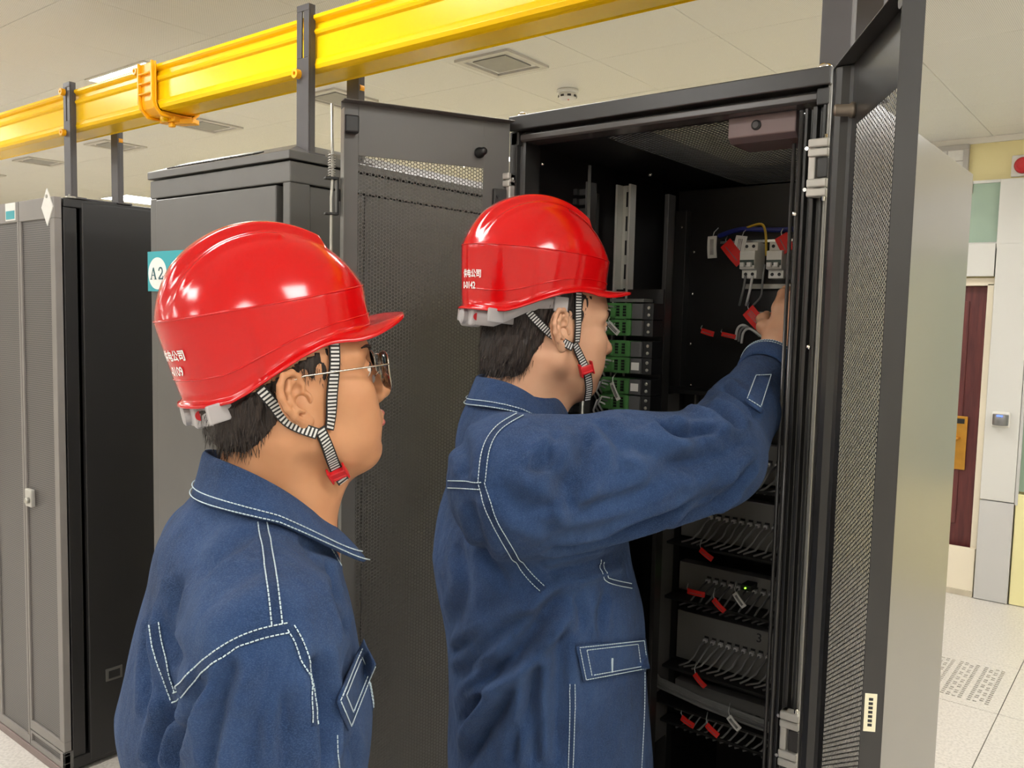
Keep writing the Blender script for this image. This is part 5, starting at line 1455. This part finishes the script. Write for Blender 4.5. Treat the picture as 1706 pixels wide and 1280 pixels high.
    def collar(s, cx, ax, ay, zf, zb, outs, dx, drops, gap=18, tip=.05, bow=0.0):
        """turn-down collar round the neck; heights run from zf (front) to zb (back)"""
        rows = []; th = np.radians(np.linspace(gap, 360 - gap, 61))
        e1, e2 = [], []
        for t in th:
            c, sn = math.cos(t), -math.sin(t)            # t grows from the front over the right shoulder
            k = (1 - c) / 2; zt = zf + (zb - zf) * k + bow * sn * sn; drop = float(np.interp(k, [0, .5, 1], drops))
            tp = max(0.0, 1 - (1 - abs(c)) / .25) if c > 0 else 0.0
            inn = np.array([cx + ax * c * .96, ay * sn * .96, zt - .035])
            top = np.array([cx + ax * c, ay * sn, zt]); top2 = np.array([cx + (ax + .006) * c, (ay + .006) * sn, zt + .003])
            o = float(np.interp(k, [0, .5, 1], outs)) + tip * tp * .6
            mid = np.array([cx + (ax + o * .5) * c + dx * .5, (ay + o * .5) * sn, zt - drop * .35])
            bot = np.array([cx + (ax + o) * c + dx, (ay + o) * sn, zt - drop - .012 * tp])
            rows.append([s.bw(q) - s.O for q in (inn, top, top2, mid, bot)])
            e1.append(s.bw(bot)); e2.append(s.bw(bot * .84 + mid * .16 + 0))
        o = MB().grid(rows).build('collar', DEN, s.j, smooth=True, solid=.0035, sub=2)
        o.modifiers.move(1, 0)
        lines = []
        for q in (.06, .34):
            l = []
            for r in rows:
                p = r[4] * (1 - q) + r[3] * q; n = np.cross(r[4] - r[2], np.array([0, 0, 1.0])); 
                cen = s.bw((cx, 0, 0)) - s.O; nn = p - cen; nn[2] = .03; nn /= np.linalg.norm(nn); l.append((p + nn * .0032, nn))
            lines.append(l)
        stitch('stitching', lines, s.j, lift=.0006)
        o['label'] = 'turned down denim collar'
        return o

# ------------------------------------------------------------------ man on the left
P1 = Person('man with glasses and red helmet watching from the left, in a denim work jacket', (493, 668), .945, 496, 13, 12, 12, SK1)
P1.head(-.046)
zh = P1.H[2]
def j1(f):
    f.D = f.cone((-.046, 0, 1.20), (-.038, 0, .90), .200, .205, (.60, 1, 1))
    f.add(f.cone((-.052, 0, 1.315), (-.050, 0, 1.16), .100, .155, (.95, 1, 1)), .06)
    for s in (-1, 1):
        f.add(f.cone((-.050, s * .04, 1.362), (-.058, s * .165, 1.308), .050, .066), .045)
        f.add(f.cone((-.058, s * .178, 1.30), (-.070, s * .226, 1.03), .076, .074), .035)
        f.add(f.cone((-.070, s * .226, 1.03), (.040, s * .225, .80), .074, .056), .02)
    f.add(f.cone((-.040, 0, 1.415), (-.050, 0, 1.35), .060, .085), .04)
    f.cut(f.cone((-.030, 0, 1.60), (-.038, 0, 1.37), .060, .056), .012)
    f.cut(f.box((0, 0, .73), (1, 1, .05)), .01)
P1.jacket(j1, (-.33, -.36, .70), (.20, .36, 1.50), .0050, [
    ([(398, 1090), (372, 1160), (352, 1240), (345, 1290)], .005, .009), ([(440, 1075), (432, 1160), (425, 1290)], .004, .009),
    ([(475, 1075), (468, 1160), (472, 1290)], .005, .010), ([(345, 1125), (312, 1200), (300, 1290)], .006, .010),
    ([(292, 1175), (275, 1230), (262, 1290)], .008, .013), ([(520, 1090), (540, 1170), (545, 1290)], .008, .013),
    ([(300, 960), (285, 1040), (300, 1110)], .004, .016), ([(535, 930), (560, 1000), (580, 1060)], .004, .014),
    ([(330, 1010), (400, 960), (440, 940)], .003, .02), ([(500, 905), (560, 925), (590, 990)], .005, .012),
    ([(250, 1010), (245, 1100), (250, 1200)], .004, .012), ([(505, 1200), (500, 1290)], .004, .01), ([(455, 1075), (450, 1130), (440, 1200)], .003, .006), ([(420, 1080), (408, 1130), (395, 1190)], .003, .006), ([(495, 1075), (495, 1130), (505, 1200)], .003, .006), ([(370, 1105), (340, 1160), (322, 1230)], .003, .007), ([(320, 1145), (296, 1200), (285, 1290)], .004, .008), ([(265, 1010), (275, 1060), (310, 1100)], .003, .012), ([(420, 880), (380, 920), (330, 960)], .003, .016), ([(585, 1230), (600, 1290)], .004, .01)])
P1.collar(-.029, .062, .066, 1.380, 1.468, (.044, .044, .014), -.004, (.044, .032, .050), gap=20, tip=.05, bow=.014)
st = []
O1 = P1.O
st += seam_band(P1.js, [(437, 872), (449, 940), (457, 1000), (462, 1046)], .0105, P1.j, O1)
st += seam_band(P1.js, [(257, 1040), (262, 1075), (275, 1118), (290, 1163)], .0105, P1.j, O1)
st += seam_band(P1.js, [(290, 1163), (325, 1122), (380, 1080), (430, 1058), (484, 1046)], .0100, P1.j, O1)
st += seam_band(P1.js, [(484, 1046), (503, 1082), (518, 1140), (525, 1210)], .0080, P1.j, O1)
st += [lay(P1.js, [(546, 905), (572, 950), (592, 1000), (606, 1045)], 5), lay(P1.js, [(562, 1225), (563, 1260), (566, 1290)], 5)]
st += seam_band(P1.js, [(612, 1125), (622, 1190), (626, 1250), (624, 1290)], .008, P1.j, O1)
stitch('stitching', st, P1.j, origin=O1)
rows, fl, nm = cloth_patch(P1.js, ((597, 1066), (617, 1108), (572, 1218), (551, 1170)), 10, 10, .010, 'pocket_flap', P1.j, O1)
def edge_lines(rows, n, inset=(0.05, .20)):
    out = []; nu, nv = len(rows) - 1, len(rows[0]) - 1
    def at(u, v):
        a, b = u * nu, v * nv; i, j = min(int(a), nu - 1), min(int(b), nv - 1); fu, fv = a - i, b - j
        return (np.array(rows[i][j]) * (1 - fu) + np.array(rows[i + 1][j]) * fu) * (1 - fv) + (np.array(rows[i][j + 1]) * (1 - fu) + np.array(rows[i + 1][j + 1]) * fu) * fv
    for q in inset:
        out.append([(at(q + (1 - 2 * q) * t, q) + n * .0018, n) for t in np.linspace(0, 1, 16)]); out.append([(at(1 - q, q + (1 - 2 * q) * t) + n * .0018, n) for t in np.linspace(0, 1, 16)])
        out.append([(at(1 - q - (1 - 2 * q) * t, 1 - q) + n * .0018, n) for t in np.linspace(0, 1, 16)]); out.append([(at(q, 1 - q - (1 - 2 * q) * t) + n * .0018, n) for t in np.linspace(0, 1, 16)])
    return out
stitch('stitching', edge_lines(rows, nm), P1.j, origin=O1)
def legs(P, hipx, spread, hem):
    f = Field((-.26, -.30, .04), (.30, .30, hem + .06), .010)
    f.D = f.cone((hipx, 0, hem), (hipx, 0, hem - .10), .165, .165, (.75, 1, 1))
    for s in (-1, 1):
        f.add(f.cone((hipx, s * .09, hem - .08), (hipx + .01, s * (.09 + spread), .48), .100, .078), .04)
        f.add(f.cone((hipx + .01, s * (.09 + spread), .48), (hipx - .01, s * (.09 + spread), .09), .078, .070), .02)
    V, F = f.surface(); V = relax(V, F, 2, .5)
    V = V[:, :1] * P.BF + V[:, 1:2] * P.BL + V[:, 2:3] * np.array([[0, 0, 1.0]])
    place('trousers', np_mesh('trousers', V, F, TROU), P.e)
    g = Field((-.16, -.07, -.005), (.20, .07, .13), .007)
    g.D = g.cone((-.05, 0, .045), (.12, 0, .036), .044, .038); g.add(g.cone((-.045, 0, .05), (-.045, 0, .11), .044, .048), .03); g.cut(g.box((0, 0, -.1), (1, 1, .1)), .004)
    SV, SF = g.surface(); SV = relax(SV, SF, 1)
    for s in (-1, 1):
        c = np.array([hipx, s * (.09 + spread), 0]); V = SV + c
        V = V[:, :1] * P.BF + V[:, 1:2] * P.BL + V[:, 2:3] * np.array([[0, 0, 1.0]])
        place('shoe', np_mesh('shoe', V, SF, SHOE), P.e)
legs(P1, -.055, .02, .80)
hd = [place_hand(P1.bw((.040, s * .225, .80)), P1.BF * .25 + np.array([0, 0, -1.0]), P1.BL * s, mirror=(s > 0)) for s in (-1, 1)]
P1.body(hd, dict(lo=(-.2, -.32, .70), hi=(.16, .32, 1.46), cones=[((-.05, 0, 1.41), (-.05, 0, 1.25), .055, .10), ((-.05, -.06, 1.25), (-.05, -.05, .80), .09, .10), ((-.05, .06, 1.25), (-.05, .05, .80), .09, .10)] + [q for s in (-1, 1) for q in (((-.055, s * .10, 1.31), (-.060, s * .175, 1.29), .05, .05), ((-.060, s * .175, 1.29), (-.070, s * .226, 1.03), .046, .040), ((-.070, s * .226, 1.03), (.035, s * .225, .82), .038, .026))])); P1.hair(False, (W(445, 552, 1.02), rotm(P1.F, P1.L, 12), 1.0)); P1.face_bits()
HC1 = W(445, 552, 1.02)
H1 = make_helmet('safety_helmet', 'glossy red safety helmet numbered 0109 on the man with glasses', HC1, P1.F, P1.L, 12, 0.985,
                 [('供电公司', .0135, -.0060, 198), ('-0109', .0150, -.0240, 196)])
webbing(H1, [('chin_strap', [(552, 555), (554, 590), (551, 640), (548, 680), (545, 708)], [.0145] * 200, .0044)] if False else
        [('chin_strap', [(553, 570), (554, 604), (551, 645), (548, 685), (543, 717)], .0138, .0044),
         ('chin_strap', [(433, 645), (450, 666), (482, 702), (526, 723)], .0130, .0044),
         ('chin_strap', [(528, 714), (542, 744), (554, 770), (562, 787), (569, 800)], .0145, .0044)], P1.hhsurf)
def buckle(P, helmet, px, dirpx, size, name='buckle'):
    h, n = P.hsurf.hit(*px); a = W(*dirpx, (h - EYE) @ FWD) - h; a -= n * (a @ n); a /= np.linalg.norm(a); b = np.cross(n, a)
    c = h + n * .009
    mb = MB(); mb.obox(c, a * size * .5, b * size * .80, n * .0035)
    for s in (-1, 1): mb.obox(c + b * s * size * .80 - a * size * .1, a * size * .85, b * size * .10, n * .0050)
    mb.obox(c + n * .003 + a * size * .3, a * size * .16, b * size * .7, n * .0016)
    o = mb.build(name, REDB, helmet, bevel=.0012); o.matrix_parent_inverse = helmet.matrix_world.inverted()
buckle(P1, H1, (561, 781), (567, 795), .0125)
# glasses
gl = thing('eyeglasses', 'thin metal framed eyeglasses worn by the man on the left', 'glasses', tuple(P1.hw((.10, 0, .012))))
og = np.array(gl.location)
GM = Mat('thin_silver_metal', lin(190, 184, 172), .25, 1.0).m
mg = Mat('clear_lens', (1, 1, 1, 1), 0.02)
_tr = mg.node('ShaderNodeBsdfTransparent'); _gl = mg.node('ShaderNodeBsdfGlossy'); _gl.inputs['Roughness'].default_value = .02
_fr = mg.node('ShaderNodeFresnel'); _fr.inputs[0].default_value = 1.5; _mx = mg.node('ShaderNodeMixShader')
mg.link(_fr.outputs[0], _mx.inputs[0]); mg.link(_tr.outputs[0], _mx.inputs[1]); mg.link(_gl.outputs[0], _mx.inputs[2]); mg.link(_mx.outputs[0], mg.n['Material Output'].inputs[0])
for sg in (-1, 1):
    c = np.array([.1135, sg * .0345, .006]); ring_ = []
    for t in np.linspace(0, 2 * math.pi, 41):
        ct, sn = math.cos(t), math.sin(t); r = 1 / ((abs(ct) ** 3.2 + abs(sn) ** 3.2) ** (1 / 3.2))
        y = sg * .0265 * r * ct; z = .0225 * r * sn; x = -.006 * max(0.0, ct) - .05 * 0
        ring_.append(P1.hw(c + np.array([x + z * .06, y, z])) - og)
    MB().tube(ring_, .0010, 6, caps=False).build('lens_rim', GM, gl, smooth=True)
    cen = sum(ring_[:-1]) / 40
    lm = MB().add([cen + P1.R @ np.array([.001, 0, 0])] + ring_[:-1], [(0, 1 + k, 1 + (k + 1) % 40) for k in range(40)])
    lm.build('lens', mg.m, gl, smooth=True, solid=.0012)
    T = [P1.hw(q) - og for q in ((.108, sg * .0625, .016), (.104, sg * .069, .017), (.085, sg * .0735, .019), (.03, sg * .0795, .024), (.004, sg * .083, .0265), (-.012, sg * .084, .024), (-.024, sg * .0835, .010))]
    MB().tube(T, .0011, 6).build('temple', GM, gl, smooth=True)
    MB().tube([P1.hw(q) - og for q in ((.112, sg * .012, .004), (.106, sg * .011, .0), (.102, sg * .0125, -.004))], .0006, 5).build('nose_pad_arm', GM, gl)
    MB().lathe(P1.hw((.1015, sg * .0125, -.004)) - og, [(.0008, -.005), (.0024, -.002), (.0024, .002), (.0008, .005)], 10).build('nose_pad', GREYP, gl, smooth=True)
MB().tube([P1.hw(q) - og for q in ((.1145, -.010, .0225), (.1165, 0, .0235), (.1145, .010, .0225))], .0009, 6).build('bridge', GM, gl, smooth=True)
MB().tube([P1.hw(q) - og for q in ((.1140, -.012, .010), (.1175, 0, .012), (.1140, .012, .010))], .0009, 6).build('bridge', GM, gl, smooth=True)

# ------------------------------------------------------------------ man on the right, reaching into the rack
P2 = Person('man in red helmet and denim work jacket reaching into the open rack', (934, 550), 1.335, 900, 22, -4, 8, SK2, 1.0)
P2.head(-.012)
S2, E2, W2 = P2.bl(W(868, 812, 1.235)), P2.bl(W(1188, 765, 1.28)), P2.bl(W(1281, 612, 1.50))
zo = 0
def j2(f):
    f.D = f.cone((-.012, 0, 1.24), (.010, 0, .88), .185, .200, (.80, 1, 1))
    f.add(f.cone((-.045, 0, 1.43), (-.025, 0, 1.25), .100, .165, (.95, 1, 1)), .06)
    f.add(f.cone((.045, -.03, 1.12), (.07, -.03, .86), .125, .125, (1, 1, 1)), .06)
    f.add(f.cone((-.055, .04, 1.440), (-.06, .165, 1.40), .050, .064), .045)
    f.add(f.cone((-.055, -.04, 1.440), S2 + np.array([-.01, .03, .012]), .050, .084), .045)
    f.add(f.cone(S2, S2 * .45 + E2 * .55, .104, .088), .045)
    f.add(f.cone(S2 * .45 + E2 * .55, E2, .088, .074), .02)
    f.add(f.cone(E2, E2 * .5 + W2 * .5, .074, .058), .02)
    f.add(f.cone(E2 * .5 + W2 * .5, E2 * .14 + W2 * .86, .058, .043), .02)
    f.add(f.cone((-.06, .168, 1.39), (.03, .160, 1.14), .072, .068), .035)
    f.add(f.cone((.03, .160, 1.14), (.09, .125, .90), .068, .052), .02)
    f.add(f.cone((-.052, 0, 1.490), (-.055, 0, 1.42), .060, .085), .04)
    f.cut(f.cone((-.035, 0, 1.66), (-.048, 0, 1.46), .060, .056), .012)
    f.cut(f.box((0, 0, .72), (1, 1, .05)), .01)
P2.jacket(j2, (-.26, -.37, .70), (.56, .29, 1.66), .0054, [
    ([(744, 1137), (800, 1095), (870, 1040), (935, 990)], .008, .013), ([(722, 1180), (790, 1130), (860, 1085), (945, 985)], .009, .014),
    ([(749, 1094), (823, 1052), (892, 1010)], .006, .012), ([(712, 1250), (786, 1170), (870, 1075), (930, 1000)], .009, .015),
    ([(892, 1080), (888, 1160), (890, 1280)], .006, .012), ([(935, 1010), (930, 1120), (925, 1280)], .006, .013), ([(770, 1280), (830, 1180), (880, 1090)], .008, .014),
    ([(985, 722), (955, 800), (900, 850)], .006, .016), ([(1052, 900), (1150, 856), (1240, 806)], .007, .013), ([(1070, 800), (1175, 765), (1262, 728)], .006, .014),
    ([(903, 922), (1009, 897), (1130, 852), (1215, 800)], .008, .014), ([(1098, 702), (1122, 722), (1150, 728)], .014, .012), ([(1155, 676), (1205, 690), (1232, 722)], .010, .012),
    ([(880, 760), (930, 790), (960, 850)], .005, .018), ([(1040, 735), (1100, 765), (1160, 770)], .006, .014), ([(905, 960), (1000, 935), (1080, 905)], .006, .011),
    ([(825, 800), (870, 850), (930, 880)], .004, .016), ([(1195, 640), (1240, 668), (1262, 700)], .007, .011), ([(760, 720), (775, 760), (770, 800)], .004, .015),
    ([(1010, 985), (1000, 1030), (1005, 1060)], .004, .01), ([(780, 830), (800, 900), (850, 985)], .004, .014), ([(760, 900), (775, 980), (745, 1050)], .004, .016), ([(960, 990), (965, 1030), (950, 1070)], .004, .008), ([(735, 1210), (770, 1205), (830, 1130)], .006, .010), ([(850, 1280), (870, 1200), (905, 1080)], .006, .010), ([(995, 700), (1030, 740), (1040, 790)], .005, .012), ([(860, 830), (940, 850), (1040, 830), (1120, 800)], .004, .012), ([(1180, 850), (1225, 810), (1262, 760)], .005, .009), ([(960, 960), (1040, 930), (1120, 890)], .004, .007), ([(1120, 735), (1170, 720), (1215, 735)], .006, .009), ([(930, 720), (915, 760), (880, 790)], .004, .010)])
P2.collar(-.046, .062, .066, 1.463, 1.534, (.042, .042, .020), -.004, (.044, .034, .046), gap=20, tip=.05, bow=.020)
O2 = P2.O; st = []
st += seam_band(P2.js, [(866, 692), (830, 715), (810, 750), (803, 806)], .0120, P2.j, O2)
st += seam_band(P2.js, [(803, 806), (818, 855), (850, 915), (880, 957), (906, 984)], .0110, P2.j, O2)
st += seam_band(P2.js, [(735, 807), (770, 808), (803, 810)], .0110, P2.j, O2)
st += seam_band(P2.js, [(954, 1140), (953, 1200), (950, 1290)], .0080, P2.j, O2)
st += [lay(P2.js, [(1074, 1120), (1073, 1190), (1068, 1290)], 5), lay(P2.js, [(1088, 1125), (1095, 1170), (1092, 1230), (1090, 1290)], 5)]
st += seam_band(P2.js, [(1003, 935), (1003, 955), (1015, 968), (1052, 977)], .008, P2.j, O2)
stitch('stitching', st, P2.j, origin=O2)
rows, fl, nm = cloth_patch(P2.js, ((956, 1076), (1072, 1064), (1078, 1113), (968, 1134)), 14, 8, .007, 'pocket_flap', P2.j, O2)
stitch('stitching', edge_lines(rows, nm, (.035, .13)), P2.j, origin=O2)
h, n = P2.js.hit(1020, 1110)
if h is not None: MB().obox(W(1020, 1109, (h - EYE) @ FWD - .011), (.0012, 0, 0), (0, .001, 0), (0, 0, .011)).build('buttonhole', THREAD, P2.j, origin=O2)
# cuff and tab of the right sleeve
a = P2.bw(W2 * .92 + E2 * .08); ax = P2.bw(W2) - P2.bw(E2); ax /= np.linalg.norm(ax)
cu = MB(); U = np.cross(ax, [0, 0, 1.0]); U /= np.linalg.norm(U); Q = np.cross(U, ax)
P = []
for t in np.linspace(0, 2 * math.pi, 41):
    d = math.cos(t) * U + math.sin(t) * Q
    P.append([a + ax * q + d * r - O2 for q, r in ((-.012, .0440), (-.008, .0475), (.012, .0490), (.034, .0485), (.036, .0460), (.020, .0430))])
cuff = cu.grid(P).build('cuff', DEN, P2.j, smooth=True, solid=.003)
cst = []
for q in (.030, .024): cst.append([(a + ax * q + (math.cos(t) * U + math.sin(t) * Q) * .0515, (math.cos(t) * U + math.sin(t) * Q)) for t in np.linspace(0, 2 * math.pi, 60)])
stitch('stitching', cst, P2.j, origin=O2, lift=.0002)
rows, tb, nm = cloth_patch(P2.js, ((1256, 626), (1288, 622), (1266, 692), (1238, 672)), 6, 10, .008, 'sleeve_tab', P2.j, O2)
stitch('stitching', edge_lines(rows, nm, (.1,)), P2.j, origin=O2)
legs(P2, .0, .03, .80)
wr = P2.bw(W2) + ax * .03
hx = W(1312, 520, 1.535) - W(1281, 606, 1.50)
hd = [place_hand(wr + ax * .055, hx, -RIGHT * .5 - FWD * .7), place_hand(P2.bw((.09, .125, .88)), P2.BF * .25 + np.array([0, 0, -1.0]), P2.BL, mirror=True)]
P2.body(hd, dict(lo=(-.2, -.32, .72), hi=(.56, .30, 1.62), cones=[((-.055, 0, 1.50), (-.045, 0, 1.33), .055, .10), ((-.02, -.06, 1.30), (.0, -.05, .82), .09, .10), ((-.02, .06, 1.30), (.0, .05, .82), .09, .10), ((-.05, .10, 1.40), (-.06, .175, 1.38), .05, .05), ((-.06, .175, 1.38), (.03, .160, 1.14), .046, .040), ((.03, .160, 1.14), (.09, .125, .90), .038, .026), ((-.05, -.08, 1.40), S2, .05, .055), (S2, E2, .050, .042), (E2, W2, .040, .028)])); P2.hair(True, (W(888, 460, 1.40), rotm(P2.F, P2.L, -5), 1.0)); P2.face_bits()
HC2 = W(888, 460, 1.40)
H2 = make_helmet('safety_helmet', 'glossy red safety helmet on the man reaching into the rack', HC2, P2.F, P2.L, -5, 1.0,
                 [('供电公司', .0135, -.0120, 196), ('0-0142', .0150, -.0300, 192)])
webbing(H2, [('chin_strap', [(962, 474), (961, 507), (960, 540), (957, 570)], .0125, .0044), ('chin_strap', [(866, 497), (888, 527), (915, 554), (950, 579)], .0130, .0044),
             ('chin_strap', [(952, 570), (962, 590), (972, 610), (977, 626), (979, 645), (976, 664)], .0135, .0044)], P2.hhsurf)
buckle(P2, H2, (973, 615), (979, 632), .0130)
